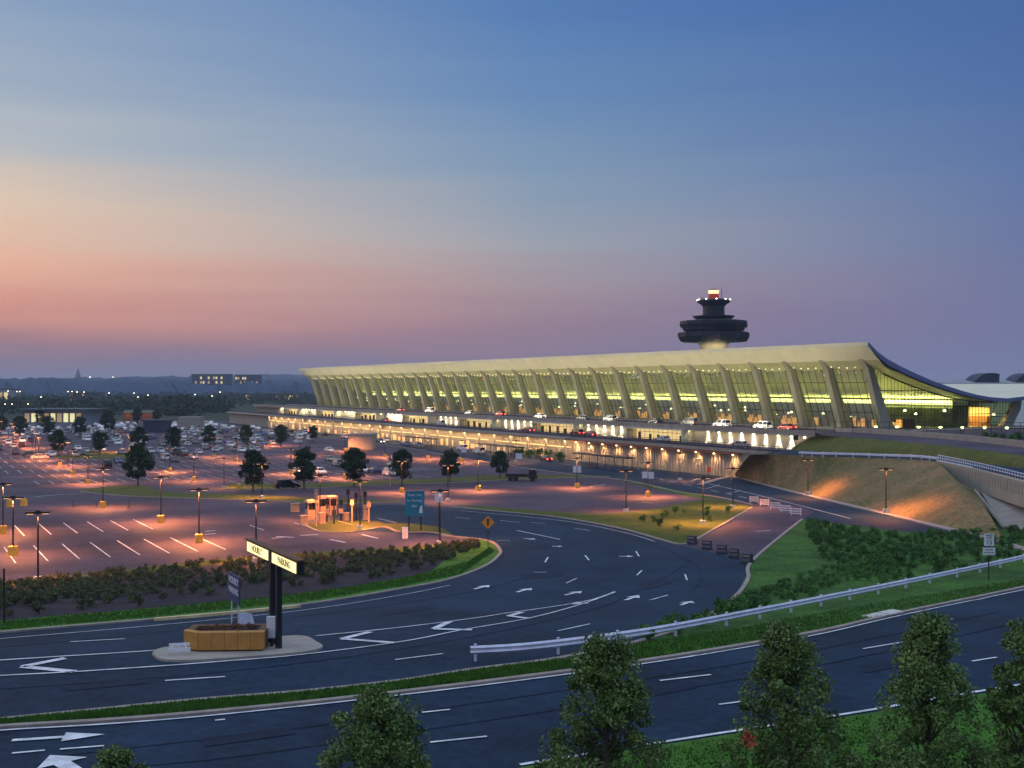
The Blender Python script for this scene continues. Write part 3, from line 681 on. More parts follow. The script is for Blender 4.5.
# lower roadway level lit beyond
for i in range(6):
    area('road_light', (95+i*48, 29.2, 5.4), (rad(-8),0,0), 46, .3, 2300, (1,.6,.28), low)
    q = MB(); q.box(80+i*48,80+i*48+43,27.12,27.3,3.4,3.62); q.build('strip_light', 'glow_warm', low)  # glowing strip added in place of the headlight streaks
    q = MB()
    for j in range(11):
        if random.random() < .7: q.box(82+i*48+j*3.9,82+i*48+j*3.9+random.uniform(1.2,3.2),27.12,27.2,.4,random.uniform(1.4,2.8))
    q.build('streak_glow_panels', 'glow_low', low)  # panels added to glow where the traffic leaves light streaks
for j in range(28):
    q = MB(); q.box(80+j*10.2,80.5+j*10.2,28.6,29.1,-.3,5.7); q.build('pier', 'ribbed', low)
MB().box(80, LEN+60, 27.2, 29.3, 5.72, 6.1).build('walkway_slab', 'concrete', low)
# bus shelter (dark canopy) at the foot of the wall
for i, (pxx, lab) in enumerate([(603,'dark flat-roofed bus shelter at the foot of the orange-lit wall'),(500,'dark flat-roofed shelter left of the nearest shelter on the lower road'),(420,'dark flat-roofed shelter farthest along the lower road')]):
    s = stx(pxx, 36); X, Y = P(s,36); b = thing('bus_shelter', lab, 'shelter', (X,Y,T(Y)), UA)
    MB().box(-12,12,-1.3,1.3,3.0,3.25).build('roof', 'darkmetal', b)
    for j in range(7):
        q = MB(); q.bar((-11+j*3.7,-.9,0),(-11+j*3.7,-.9,3.0),.09,6); q.build('post', 'darkmetal', b)
# tall poles along the lower road
# ================================================================== RIGHT-HAND BANKS AND RAMPS
def loft2(A, B, n=24, m=6, bulge=0):
    def rs_(Pl):
        ds = [0]
        for a, b in zip(Pl, Pl[1:]): ds.append(ds[-1]+math.dist(a,b))
        out = []
        for i in range(n+1):
            t = ds[-1]*i/n
            for k in range(len(Pl)-1):
                if t <= ds[k+1]+1e-9:
                    f = (t-ds[k])/max(1e-9,ds[k+1]-ds[k]); out.append(tuple(Pl[k][j]+(Pl[k+1][j]-Pl[k][j])*f for j in range(3))); break
        return out
    a, b = rs_(A), rs_(B); mb = MB(); vs = []
    for i in range(n+1):
        for j in range(m+1):
            t = j/m; w_ = [a[i][c]+(b[i][c]-a[i][c])*t for c in range(3)]; w_[2] += bulge*math.sin(PI*t); vs.append(tuple(w_))
    mb.add(vs, [(i*(m+1)+j, i*(m+1)+j+1, (i+1)*(m+1)+j+1, (i+1)*(m+1)+j) for i in range(n) for j in range(m)]); return mb
def L3(pts, z): return [(*GZ(x,y,z), z) for x,y in smooth(pts,4)]
def G3(pts, off=0): return [(*(g_ := G(x,y)), T(g_[1])+off) for x,y in smooth(pts,4)]
upn = L3([(818,435),(850,437),(880,439.5),(938,445),(981,450),(1024,455.5),(1090,465)], 10.4)
upf = L3([(826,431.5),(850,432.3),(880,434),(938,438.5),(981,442.5),(1024,447.5),(1090,455)], 10.4)
tag(loft2(upf, upn, 30, 1).build('upper_ramp_road', 'lot', smooth=False), kind='structure')
def L3z(pts): return [(*GZ(x,y,z), z) for x,y,z in smooth(pts,4)]
arf = L3z([(790,450,6.49),(815,451,7.6),(880,455.3,8.05),(938,459,8.5),(1024,468.5,9.0),(1090,477,9.2)])
arn = L3z([(760,453.5,6.49),(815,455.9,7.55),(880,458,8.0),(938,461.5,8.5),(1024,478,9.0),(1090,492,9.2)])
tag(loft2(arf, arn, 30, 1).build('middle_ramp_road', 'asphalt'), kind='structure')
tag(loft2([(x,y,z-.02) for x,y,z in upn], [(x,y,z+.0) for x,y,z in arf], 30, 6, .4).build('upper_bank', 'olive', smooth=True), kind='structure')
bt = G3([(733,477),(758,482.5),(800,493.5),(850,505.5),(925,523.5),(972,534),(1003,540)], .05)
bank_top = [(*GZ(750,455,6.3),6.3)]+[(x,y,z-.03) for x,y,z in arn[1:13]]
wing = [(*GZ(975,490,5.0),5.0)]
bank = loft2(bank_top+[(*GZ(958,482,7.2),7.2),(*GZ(975,491,5.8),5.8)], bt, 40, 10, .25)
tag(bank.build('dry_grass_bank', 'dry', smooth=True), kind='structure')
# strips of ground behind the retaining walls / between deck and gable
tag(MB().add([(*P(-4,19.5),10.3),(*P(-4,-70),10.3),(*P(-70,-70),10.3),(*P(-75,10),10.3)], [(0,1,2,3)]).build('forecourt_pavement', 'lot'), kind='structure')
# concrete barrier on the upper ramp
def wallalong(Pts, z0, z1, th, mb=None):
    w = [(p[0],p[1]) for p in Pts]; Lf, R = offset_line(w, th/2); mb = mb or MB(); vs = []
    for i, p in enumerate(Pts):
        a = z0 if not callable(z0) else z0(i); b = z1 if not callable(z1) else z1(i)
        vs += [(*Lf[i],a),(*Lf[i],b),(*R[i],b),(*R[i],a)]
    n_ = len(Pts); fs = [(0,3,2,1),(4*n_-4,4*n_-3,4*n_-2,4*n_-1)]
    for i in range(n_-1):
        for j in range(4): a = 4*i+j; b = 4*i+(j+1)%4; fs.append((a,b,b+4,a+4))
    return mb.add(vs, fs)
b = thing('concrete_barrier', 'long pale concrete barrier along the far side of the upper ramp', 'barrier', upf[0]); 
wallalong([(x-upf[0][0],y-upf[0][1],0) for x,y,z in upf[2:]], 0, 1.05, .4).build('barrier_wall', 'concrete', b)
q = MB()
for x, y, z in upf[2::3]: q.bar((x-upf[0][0],y-upf[0][1],1.05),(x-upf[0][0],y-upf[0][1],3.2),.06,5)
q.build('fence_posts', 'darkmetal', b)
# retaining wall + bridge girder carrying the middle ramp
rw = L3z([(938,461.5,8.5),(975,468,8.7),(1000,473,8.85),(1024,478,9.0),(1090,492,9.2)]); o0 = rw[0]
b = thing('bridge_wall', 'tapering ribbed concrete wall carrying the middle ramp over the lower road', 'wall', o0)
nl = len(rw)
def botz(i):
    x = px_of(rw[i][0], rw[i][1], 8.5)[0]
    return -(.3 + max(0,min(1,(x-938)/37))*3.4) if x < 976 else -3.0
loc = [(x-o0[0], y-o0[1], 0) for x,y,z in rw]
wallalong(loc, botz, .05, .5).build('wall_panel', 'ribbed', b)
q = MB()
rr_ = resample([(p[0],p[1]) for p in loc], .9)
for i, p in enumerate(rr_): q.bar((p[0]-.3,p[1]-.05,-.3),(p[0]-.3,p[1]-.05,-1.6 if i > 8 else -.6),.05,4)
q.build('ribs', 'ribbed', b)
q = MB(); wallalong([(x,y,0) for x,y,z in loc], .05, .22, .6, q)
q.build('coping', 'whitebase', b)
q = MB()
for i, p in enumerate(rr_): q.bar((p[0],p[1],.2),(p[0],p[1],1.0),.05,4)
for z in (.6,1.0):
    for a, c in zip(loc, loc[1:]): q.bar((a[0],a[1],z),(c[0],c[1],z),.06,4)
q.build('railing', 'galv', b)
px_, py_ = GZ(976,487,5.9); MB().box(px_-o0[0]-.7, px_-o0[0]+.7, py_-o0[1]-.8, py_-o0[1]+.6, -5.5, -.2).build('abutment', 'concrete', b)
# concrete slope paving under the bridge
st_ = [(*GZ(979,489,5.9),5.9),(*GZ(1024,501,5.7),5.7),(*GZ(1090,520,5.3),5.3)]
sb_ = G3([(1003,527),(1040,533),(1090,541)], .08)
tag(loft2(st_, sb_, 10, 4).build('slope_paving', 'concrete'), kind='structure')
q = MB(); e0 = (*GZ(975,491,5.8),5.9); g1 = G(1004,529); q.bar(e0, (g1[0],g1[1],T(g1[1])+.2), .22, 5)
tag(q.build('slope_kerb', 'concrete'), kind='structure')
# W-beam guard rail on the middle ramp
def guardrail(label, line3, z=.0, hb=.75, step=3.8, group=None):
    o0 = line3[0]; b = thing('guard_rail', label, 'guard rail', o0, 0, group)
    loc = [(x-o0[0],y-o0[1],zz-o0[2]) for x,y,zz in line3]
    q = MB(); w = [(p[0],p[1]) for p in loc]; n_ = len(loc)
    prof = [(0,.0),(.09,.09),(.02,.17),(.02,.23),(.09,.31),(0,.40)]
    Lf, R = offset_line(w, 1); vs = []
    for i in range(n_):
        nx, ny = R[i][0]-w[i][0], R[i][1]-w[i][1]
        for a, h in prof: vs.append((w[i][0]+nx*(a+.08), w[i][1]+ny*(a+.08), loc[i][2]+hb-.42+h))
        for a, h in prof[::-1]: vs.append((w[i][0]+nx*(a+.05), w[i][1]+ny*(a+.05), loc[i][2]+hb-.42+h))
    m_ = 2*len(prof); q.add(vs, [(i*m_+j, i*m_+(j+1)%m_, (i+1)*m_+(j+1)%m_, (i+1)*m_+j) for i in range(n_-1) for j in range(m_)])
    q.build('beam', 'galv', b)
    acc = 0; pp = None
    for a, c in zip(loc, loc[1:]):
        acc += math.dist(a, c)
        if acc >= step or pp is None:
            acc = 0
            if pp is None: q = MB(); q.box(-.07,.07,-.09,.09,-.3,hb+.05); pp = q.build('post', 'galv', b); o = pp
            else: o = pp.copy(); COL.objects.link(o)
            o.location = c
    return b
guardrail('galvanised guard rail curving along the top of the dry grass bank', resample([(x,y,z-.03) for x,y,z in arn[3:13]], 1.0), step=3.0)
gl = [(470,662),(520,659),(580,652),(660,640),(760,620),(850,601),(930,584),(980,573),(1024,563),(1100,543)]
w = wline(gl); guardrail('long silvery guard rail between the foreground road and the shrub slope', [(x,y,T(y)) for x,y in w], hb=.82, step=3.9)
# ================================================================== CONTROL TOWER
tw = thing('control_tower', 'dark tiered airport control tower with a lit beacon rising behind the terminal roof', 'control tower', (82.5, 450, 0))
mp_ = .0639; yz = lambda yy: 20+(387-(270+yy/6.4))*.409
def R_(r): return r*mp_
q = MB(); q.lathe([(6.5,0),(5.2,20),(R_(80),yz(512)),(R_(88),yz(490)),(R_(104),yz(458))], 32); q.build('shaft', 'roof', tw, smooth=True)
q = MB(); q.lathe([(R_(204),yz(460)),(R_(212),yz(450)),(R_(224),yz(428)),(R_(224),yz(402)),(R_(216),yz(399)),(R_(150),yz(397))], 12); q.build('lower_gallery', 'navy', tw)
q = MB(); q.lathe([(R_(150),yz(398)),(R_(196),yz(388)),(R_(202),yz(370)),(R_(216),yz(350)),(R_(216),yz(330)),(R_(205),yz(326)),(R_(115),yz(321))], 12); q.build('upper_gallery', 'navy', tw)
q = MB()
for k in range(12):
    a = 2*PI*k/12
    q = MB()
    for r0, r1, a0, a1 in ((226,224,428,402),(216,204,350,372),(224,206,430,458)): q.bar((R_(r0+2)*math.cos(a),R_(r0+2)*math.sin(a),yz(a1 if r1>r0 else a0)),(R_(r1+2)*math.cos(a),R_(r1+2)*math.sin(a),yz(a1)),.18,4)
    q.build('gallery_rib', 'darkmetal', tw)
q = MB(); q.lathe([(R_(112),yz(322)),(R_(118),yz(310)),(R_(132),yz(300)),(R_(132),yz(295)),(R_(80),yz(290))], 24); q.build('ring', 'navy', tw)
q = MB(); q.lathe([(R_(72),yz(291)),(R_(70),yz(270)),(R_(70),yz(235)),(R_(80),yz(222)),(R_(106),yz(206)),(R_(106),yz(194)),(R_(60),yz(184))], 16); cab = q.build('cab', 'navy', tw)
q = MB(); q.lathe([(R_(33),yz(185)),(R_(33),yz(154))], 16); q.build('neck', 'redneck', tw)
q = MB(); q.lathe([(R_(32),yz(152)),(R_(36),yz(130))], 20); q.build('beacon', 'beacon', tw)
q = MB(); q.lathe([(R_(38),yz(130)),(R_(26),yz(123))], 20); q.build('cap', 'darkmetal', tw)
q = MB()
for a in (.4,2.2,3.6,5.1): q.bar((R_(90)*math.cos(a),R_(90)*math.sin(a),yz(194)),(R_(90)*math.cos(a),R_(90)*math.sin(a),yz(175)),.12,4)
q.bar((R_(50),0,yz(184)),(R_(52),0,yz(118)),.1,4); q.bar((R_(-130),0,yz(296)),(R_(-140),0,yz(286)),.1,4); q.build('antennas', 'darkmetal', tw)
q = MB()
for k in range(10):
    a = 2*PI*k/10+.3; q.box(R_(104)*math.cos(a)-.25,R_(104)*math.cos(a)+.25,R_(104)*math.sin(a)-.25,R_(104)*math.sin(a)+.25,yz(194),yz(188))
q.build('edge_lamps', 'lamp_white', tw)
area('floodlight', (0,-16,24), (rad(130),0,0), 6,1,2500,(1,.75,.4), tw)
# concourse at the right, behind the terminal
X0, Y0 = (935-512)/F*480, 480
cc = thing('concourse_building', 'long low white concourse with curved rooftop hoods at the right edge', 'building', (X0,Y0,0))
MB().box(0,190,0,30,0,19.5).build('wall', 'whitepaint', cc)
q = MB(); q.prism([(0,19.5),(30,19.5),(28,22.0),(15,23.2),(2,22.0)], -2, 192, 'x'); q.build('roof', 'farwall', cc)
q = MB()
for k in range(48): q.box(k*4,k*4+2.6,-.1,.0,16.4,18.6)
q.build('window', 'carglass', cc)
q = MB(); 
for k in range(95): q.bar((k*2,-.3,19.5),(k*2,-.3,20.8),.06,4)
q.bar((0,-.3,20.8),(190,-.3,20.8),.08,4); q.build('railing', 'darkmetal', cc)
for x in (24, 42, 60):
    q = MB(); pr = [(-5,0),(-4.7,1.0),(-3.9,2.1),(-2.7,3.1),(-1.2,3.8),(.6,4.1),(2.6,4.1),(4.2,3.7),(4.0,2.8),(4.0,1.4),(3.6,0)]; q.prism([(x+a*1.25,20.6+b_*1.35) for a,b_ in pr], 2, 14, 'y'); q.build('roof_hood', 'darkwall', cc)
# jagged little details: forecourt lamps seen through the railing
for k in range(9):
    s = -8-k*2.9; X, Y = P(s, 6-k*3.2)
    q = MB(); q.bar((0,0,0),(0,0,1.0),.05,5)
    t = thing('forecourt_lamp', 'small green-white bollard lamp in the row beside the end of the terminal', 'lamp', (X,Y,10.3), 0, 'bollard lamps beside the end of the terminal')
    q.build('post', 'darkmetal', t); q2 = MB(); q2.lathe([(.2,1.0),(.38,1.15),(.3,1.4)], 8); q2.build('lens', 'glow_green', t)
q = MB(); fx = [P(-6-2.2*k, 16-3.0*k) for k in range(24)]
ft = thing('forecourt_fence', 'dark post fence in front of the end glazing of the terminal', 'fence', (*fx[0],10.3))
for x, y in resample(fx, 2.2): q.bar((x-fx[0][0],y-fx[0][1],0),(x-fx[0][0],y-fx[0][1],2.4),.06,4)
for z in (1.2,2.4): q.bar((0,0,z),(fx[-1][0]-fx[0][0],fx[-1][1]-fx[0][1],z),.05,4)
q.build('fence_frame', 'darkmetal', ft)
# ================================================================== LAMP POSTS
def make_lamp(basemat, tall=5.6):
    t = thing('lamp_post', 'x', 'lamp post')
    q = MB(); q.frustum((-.42,.42,-.42,.42),(-.36,.36,-.36,.36),-.1,.95) if basemat == 'yellow' else q.frustum((-.34,.34,-.34,.34),(-.3,.3,-.3,.3),-.1,.45)
    q.build('base', basemat, t)
    q = MB(); q.bar((0,0,.4),(0,0,tall),.085,8,.06); q.build('pole', 'darkmetal', t)
    q = MB(); q.box(-.95,.95,-.24,.24,tall,tall+.16); q.box(-.2,.2,-.12,.12,tall+.1,tall+.26); q.build('head', 'darkmetal', t)
    q = MB(); q.box(-.85,-.35,-.18,.18,tall-.03,tall-.004); q.box(.35,.85,-.18,.18,tall-.03,tall-.004); q.build('lens', 'lamp_on', t)
    return t
lY = make_lamp('yellow'); lW = make_lamp('whitebase')
grpL = 'lamp posts standing round the car parks'
LP = [ # px, py(base), type, label, power factor
 (13,556,'Y','yellow-based lamp post at the left edge, nearer one beside the empty stalls',1.2),
 (38,582,'W','lamp post with pale base rising behind the shrub bed at far left',.5),
 (3,534,'Y','lamp post with yellow base half cut off at the left edge of the car park',1.0),
 (103,508,'Y','lamp post with yellow base left of the thin grass strip across the lot',1.0),
 (161,523,'Y','lamp post with yellow base between the two middle stall rows of the empty lot',1.0),
 (199,543,'Y','lamp post with yellow base nearest the centre of the empty stall row',1.1),
 (256,562,'W','lamp post rising behind the shrub bed just above the lit overhead sign',.5),
 (60,466,'Y','farthest of the three yellow-based lamp posts in a line at the upper left',.9),
 (73,475,'Y','middle of the three yellow-based lamp posts in a line at the upper left',.9),
 (88,484,'Y','nearest of the three yellow-based lamp posts in a line at the upper left',.9),
 (170,472,'Y','yellow-based lamp post beside the white car and dark car at mid lot',.8),
 (194,481,'Y','yellow-based lamp post at the near end of the rows right of the large lot tree',.9),
 (224,488,'W','slim lamp post on the left tip of the rear grass strip',.3),
 (262,498,'W','slim pale-footed lamp post on the road left of the exit booths',.5),
 (214,457,'Y','yellow-based lamp post among parked cars left of the second lot tree',.8),
 (236,462,'Y','yellow-based lamp post just behind the second lot tree',.8),
 (291,474,'Y','yellow-based lamp post between the second and third lot trees',.9),
 (360,529,'W','lamp post in front of the orange-lit exit lane equipment',.8),
 (402,493,'Y','yellow-based lamp post above the teal sign',1.0),
 (448,501,'W','pale-footed lamp post on the grass tip right of the teal sign',.6),
 (440,545,'W','lamp post at the right end of the shrub bed beside the small white sign',.6),
 (478,491,'Y','yellow-based lamp post in the middle of the open lot, right of the teal sign',1.0),
 (462,462,'Y','yellow-based lamp post under the tree row in front of the terminal road',.7),
 (577,488,'Y','yellow-based lamp post in the open lot between the truck and the grass triangle',1.1),
 (626,512,'W','pale-footed lamp post at the left end of the grass triangle',.5),
 (648,497,'Y','yellow-based lamp post behind the grass triangle',1.1),
 (703,524,'W','pale-footed lamp post on the grass triangle near its lower tip',.9),
 (733,508,'W','pale-footed lamp post at the upper right corner of the grass triangle',.9),
 (755,479,'W','small lamp post at the foot of the sloping wing wall',.9),
 (808,497,'W','lamp post on the dry bank, left of the pair',.55),
 (886,516,'W','lamp post on the dry bank, right of the pair',.6),
 (320,520,'W','lamp post at the left of the exit booths',.8),
 (516,462,'W','lamp post beside the last tree of the row before the service road',.6),
 (680,480,'W','slim lamp post between the service road lanes',.3),
 (300,456,'Y','added yellow-based lamp post behind the third lot tree in the back rows',1.6),(345,451,'Y','added yellow-based lamp post before the concrete ramp block',1.6),  # posts added to light the middle of the back lot
 (385,457,'Y','added yellow-based lamp post in the back rows right of the concrete ramp block',1.6),(428,459,'Y','added yellow-based lamp post in the back rows between the fifth and sixth lot trees',1.4),  # posts added for their light in the back rows
 (270,446,'Y','added yellow-based lamp post at the right edge of the dense block of cars',1.8),(125,452,'Y','added yellow-based lamp post behind the largest lot tree',1.6),(345,478,'Y','added yellow-based lamp post left of the fourth lot tree among pale cars',1.0),  # more posts added to brighten the lot
]
def jit(v): return random.uniform(-v, v)
for px, py, ty, lab, pw in LP:
    X, Y = G(px, py); z = T(Y)
    if px in (808,886): z += .5
    sc = 1.0
    o = first_or_clone(lY if ty=='Y' else lW, USED, (X,Y,z), rad(12)+jit(.2), label=lab, group=grpL)
    spot('lamp_light', (0,0,5.4), (0,0,0), 7600*pw, (1,.31,.09), 170, 1.0, .25, o)
# red-shouldered far lamps
fl = MB(); 
lF = thing('lamp_post', 'x', 'lamp post'); q = MB(); q.bar((0,0,-.1),(0,0,6.2),.09,5,.06); q.build('pole', 'darkmetal', lF)
q = MB(); q.box(-.6,.6,-.2,.2,6.2,6.36); q.build('head', 'darkmetal', lF); q = MB(); q.box(-.5,.5,-.18,.18,6.1,6.196); q.build('lens', 'lamp_on', lF)
nF = 0
for a in range(262, 560, 32):
    for b_ in range(-400, 60, 29):
        p = ab(a+jit(2), b_+jit(3)); x, y = px_of(p[0], p[1], 0)
        if not (-5 < x < 420 and 416 < y < 468) or (x > 330 and y < 436): continue
        if x > 270-(y-430)*2 and y < 424: continue
        o = first_or_clone(lF, USED, (p[0],p[1],T(p[1])), rad(12), label='slim dark lamp post standing among the distant rows of parked cars', group='distant lamp posts in the far car park')
        spot('lamp_light', (0,0,6.0), (0,0,0), 13000, (1,.31,.09), 170, 1.0, .25, o); nF += 1
print('far lamps', nF)
# ================================================================== CARS
def make_car(kind, paint, lit=False):
    t = thing('parked_car', 'x', {'sedan':'car','suv':'car','pickup':'pickup truck','van':'van'}[kind])
    L_ = {'sedan':4.7,'suv':4.7,'pickup':5.4,'van':5.2}[kind]; hw = .9; h1 = {'sedan':.88,'suv':1.05,'pickup':1.05,'van':1.15}[kind]
    # body: side profile with bonnet and boot, lofted across the width with tucked-in sills
    x0, x1 = -L_/2, L_/2
    hb = {'sedan':.80,'suv':.98,'pickup':1.0,'van':1.0}[kind]
    prof = [(x0+.08,.32),(x0,.55),(x0+.06,h1-.06),(x0+.9,h1),(x1-1.15,h1),(x1-.25,hb-.12),(x1,.6),(x1-.06,.32)]
    vs = []; fs = []
    n_ = len(prof)
    for y, k in ((-hw+.1,0),(-hw,1),(hw,1),(hw-.1,0)):
        for (x,z) in prof: vs.append((x*(.985 if k==0 else 1), y, z if k==1 else (z+.03 if z<.4 else z+.04)))
    for r in range(3):
        for i in range(n_): fs.append((r*n_+i, r*n_+(i+1)%n_, (r+1)*n_+(i+1)%n_, (r+1)*n_+i))
    fs += [tuple(range(n_))[::-1], tuple(range(3*n_,4*n_))]
    q = MB(); q.add(vs, fs)
    cab_ = {'sedan':(-1.75,1.05,-1.15,.35,1.43),'suv':(-2.2,1.15,-2.0,.45,1.75),'pickup':(-.75,1.35,-.55,.7,1.75),'van':(-2.5,1.75,-2.4,.9,1.95)}[kind]
    a0,a1,b0,b1,ht = cab_
    q.box(b0+.02,b1-.02,-.68,.68,ht-.03,ht+.03)          # roof skin
    for sx, bx in ((a0,b0),(a1,b1)):
        for sy in (-1,1): q.bar((sx,sy*.84,h1),(bx,sy*.68,ht),.045,4)
    mid0, mid1 = (a0+a1)/2-.1, (b0+b1)/2-.1
    for sy in (-1,1): q.bar((mid0,sy*.845,h1),(mid1,sy*.685,ht),.04,4)
    if kind == 'pickup': q.box(x0+.1,a0,-.86,-.78,h1,h1+.12); q.box(x0+.1,a0,.78,.86,h1,h1+.12)
    q.build('body', 'paint_'+paint, t)
    g = MB(); g.frustum((a0,a1,-.82,.82),(b0,b1,-.66,.66),h1+.02,ht-.032); g.build('windows', 'carglass', t)
    wp = None
    for wx in (x0+.85, x1-.9):
        for sy in (-1,1):
            wq = MB()
            ring = [(.0,.33)]
            wq.bar((0,-.1,0),(0,.1,0),.34,14); o = wq.build('wheel', 'rubber', t) if wp is None else wp.copy()
            if wp is None:
                wp = o; r_ = MB(); r_.bar((0,-.112,0),(0,.112,0),.2,10); rp = r_.build('rim', 'rim', o)
            else:
                COL.objects.link(o); rr2 = rp.copy(); COL.objects.link(rr2); rr2.parent = o
            o.location = (wx, sy*.82, .34)
    for sy in (-1,1):
        h = MB(); h.frustum((x1-.1,x1+.012,sy*.62-.17,sy*.62+.17),(x1-.1,x1-.04,sy*.62-.17,sy*.62+.17),hb-.32,hb-.16); h.build('headlight', 'head_lit' if lit else 'headlamp', t)
        h = MB(); h.box(x0-.012,x0+.1,sy*.68-.14,sy*.68+.14,h1-.34,h1-.12); h.build('taillight', 'tail_lit' if lit else 'taillamp', t)
    return t
CARP = {}
def car(kind, paint, loc, rz, label, group, lit=False, simple=False):
    k = (kind, paint, lit, simple)
    if k not in CARP: CARP[k] = make_car(kind, paint, lit) if not simple else make_simple(kind, paint)
    return first_or_clone(CARP[k], USED, loc, rz, label=label, group=group)
def make_simple(kind, paint):
    t = make_car(kind, paint)
    for ch in list(t.children):
        if ch.name.startswith(('wheel','headlight')):
            for c2 in list(ch.children): bpy.data.objects.remove(c2)
            bpy.data.objects.remove(ch)
    return t
kinds = ['sedan']*5+['suv']*4+['pickup']+['van']
pal = ['white']*7+['silver']*5+['grey']*3+['black']*3+['red']+['blue']*2+['beige']
kn = {'sedan':'saloon car','suv':'sport utility car','pickup':'pickup truck','van':'van'}
gC = 'cars parked in the lot'
spec = [ # px, py(bottom), kind, paint, yaw(0 = along u, 1 = along w), label
 (40,459,'sedan','silver',1,'silver saloon alone in the left aisle, nearest the three lamp posts'),
 (30,456,'sedan','grey',1,'grey saloon behind the silver one in the left aisle'),
 (22,447,'suv','black',0,'black sport utility car beside the pale saloon at far left'),
 (13,448,'sedan','white',0,'white saloon at far left of the rear rows'),
 (107,467,'suv','black',0,'large dark sport utility car by itself left of the largest lot tree'),
 (118,463,'sedan','blue',0,'light blue saloon beside the large dark sport utility car'),
 (78,450,'sedan','white',0,'white saloon with a dark car directly behind it, upper left rows'),
 (82,455,'sedan','black',0,'dark saloon just in front of the upper left white saloon'),
 (166,460,'suv','white',0,'white sport utility car right of the largest lot tree'),
 (174,462,'sedan','black',0,'black saloon touching shoulders with the white sport utility car'),
 (193,459,'sedan','silver',0,'silver saloon in the middle lot nearest the open stalls'),
 (198,454,'sedan','white',0,'white saloon right behind the silver middle-lot saloon'),
 (178,455,'pickup','black',0,'black pickup truck between two pairs of pale cars'),
 (205,446,'sedan','white',0,'white saloon in the second row, alone with a gap each side'),
 (219,450,'sedan','silver',0,'silver saloon in front of the densest block of cars'),
 (230,447,'suv','white',0,'white sport utility car at the corner of the densest block of cars'),
 (241,452,'sedan','white',0,'white saloon at the right corner of the dense block, next to a tree'),
 (287,489,'suv','black',1,'dark sport utility car driving along the rear grass strip'),
 (298,474,'sedan','white',0,'white saloon behind the third lot tree'),
 (320,474,'sedan','white',0,'white saloon with a silver one at its side, between the third and fourth lot trees'),
 (337,466,'suv','silver',0,'silver sport utility car left of the fourth lot tree'),
 (330,461,'sedan','beige',0,'beige saloon one row behind the white saloon'),
 (329,452,'sedan','white',0,'small white saloon standing alone in the back rows'),
 (363,472,'sedan','white',0,'white saloon under the fourth lot tree'),
 (374,473,'sedan','blue',0,'dark blue saloon right of the fourth lot tree'),
 (390,476,'suv','white',0,'white sport utility car left of the fifth lot tree'),
 (392,468,'sedan','beige',0,'beige saloon hidden partly behind the white sport utility car'),
 (286,436,'sedan','white',0,'white saloon at the back edge of the lot near the terminal road'),
]
taken = []
for px, py, kd, pt, yw, lab in spec:
    X, Y = G(px, py); taken.append((X,Y)); car(kd, pt, (X,Y,T(Y)+.02), (UA if yw == 0 else UA-PI/2)+(PI if random.random()<.5 else 0)+jit(.03), lab, gC)
slots = []
def dens(x, y):
    if y > 457 or y < 413.5: return 0
    if y > 446: return .32 if x < 100 else (.25 if x < 200 else (.5 if x < 262 and y < 452 else 0))
    if y > 437: return .5 if x < 100 else (.8 if 188 < x < 275 else (.45 if x < 188 else .12 if x < 330 else 0))
    if y > 424: return .62 if x < 110 else (.85 if x < 262 else (.3 if x < 310 else .04))
    return .6 if (x > 85 and x < 200) else (.3 if x <= 85 else .08)
for k in range(22):
    for sd in (-1,1):
        a = 226+19*k+sd*2.8
        for j in range(210):
            b_ = -430+j*2.77; p = ab(a,b_); x, y = px_of(p[0],p[1],0)
            if not (-12 < x < 345): continue
            if y < 428 and x > 235-(430-y)*3: continue
            if 20 < x < 92 and y < 427: continue
            if 138 < x < 170 and 420 < y < 435: continue
            if random.random() < dens(x,y)*.62 and all(math.dist(p,q_) > 4.6 for q_ in taken): slots.append((p[1], p, x, y))
slots.sort(); print('car slots', len(slots))
near, rest = slots[:252], slots[252:]
for Yd, p, x, y in near:
    kd = random.choice(kinds); pt = random.choice(pal)
    zone = 'far left' if x < 100 else ('middle' if x < 190 else 'crowded right-hand')
    dist = 'nearer' if y > 436 else 'farther'
    car(kd, pt, (p[0],p[1],T(p[1])+.02), UA+(PI if random.random()<.5 else 0)+jit(.03), f'{pt} {kn[kd]} parked among the {dist} of the {zone} rows', gC, simple=(Yd > 380))
if rest:
    q = MB(); mi = []
    for Yd, p, x, y in rest:
        ca, sa = math.cos(UA), math.sin(UA); n0 = len(q.f)
        qq = MB(); qq.frustum((-2.3,2.3,-.88,.88),(-2.2,2.1,-.86,.86),.3,.9); qq.frustum((-1.7,1.2,-.8,.8),(-1.2,.4,-.66,.66),.9,1.45)
        q.add([(p[0]+vx*ca-vy*sa, p[1]+vx*sa+vy*ca, vz) for vx,vy,vz in qq.v], qq.f); mi += [random.choice([0,0,1,1,2,3])]*(len(q.f)-n0)
    o = q.build('distant_cars', 'paint_white', fix=False)
    for c in ('silver','grey','black'): o.data.materials.append(M['paint_'+c])
    o.data.polygons.foreach_set('material_index', mi); tag(o, 'mass of tiny cars in the farthest rows of the car park', 'cars', None, 'stuff')
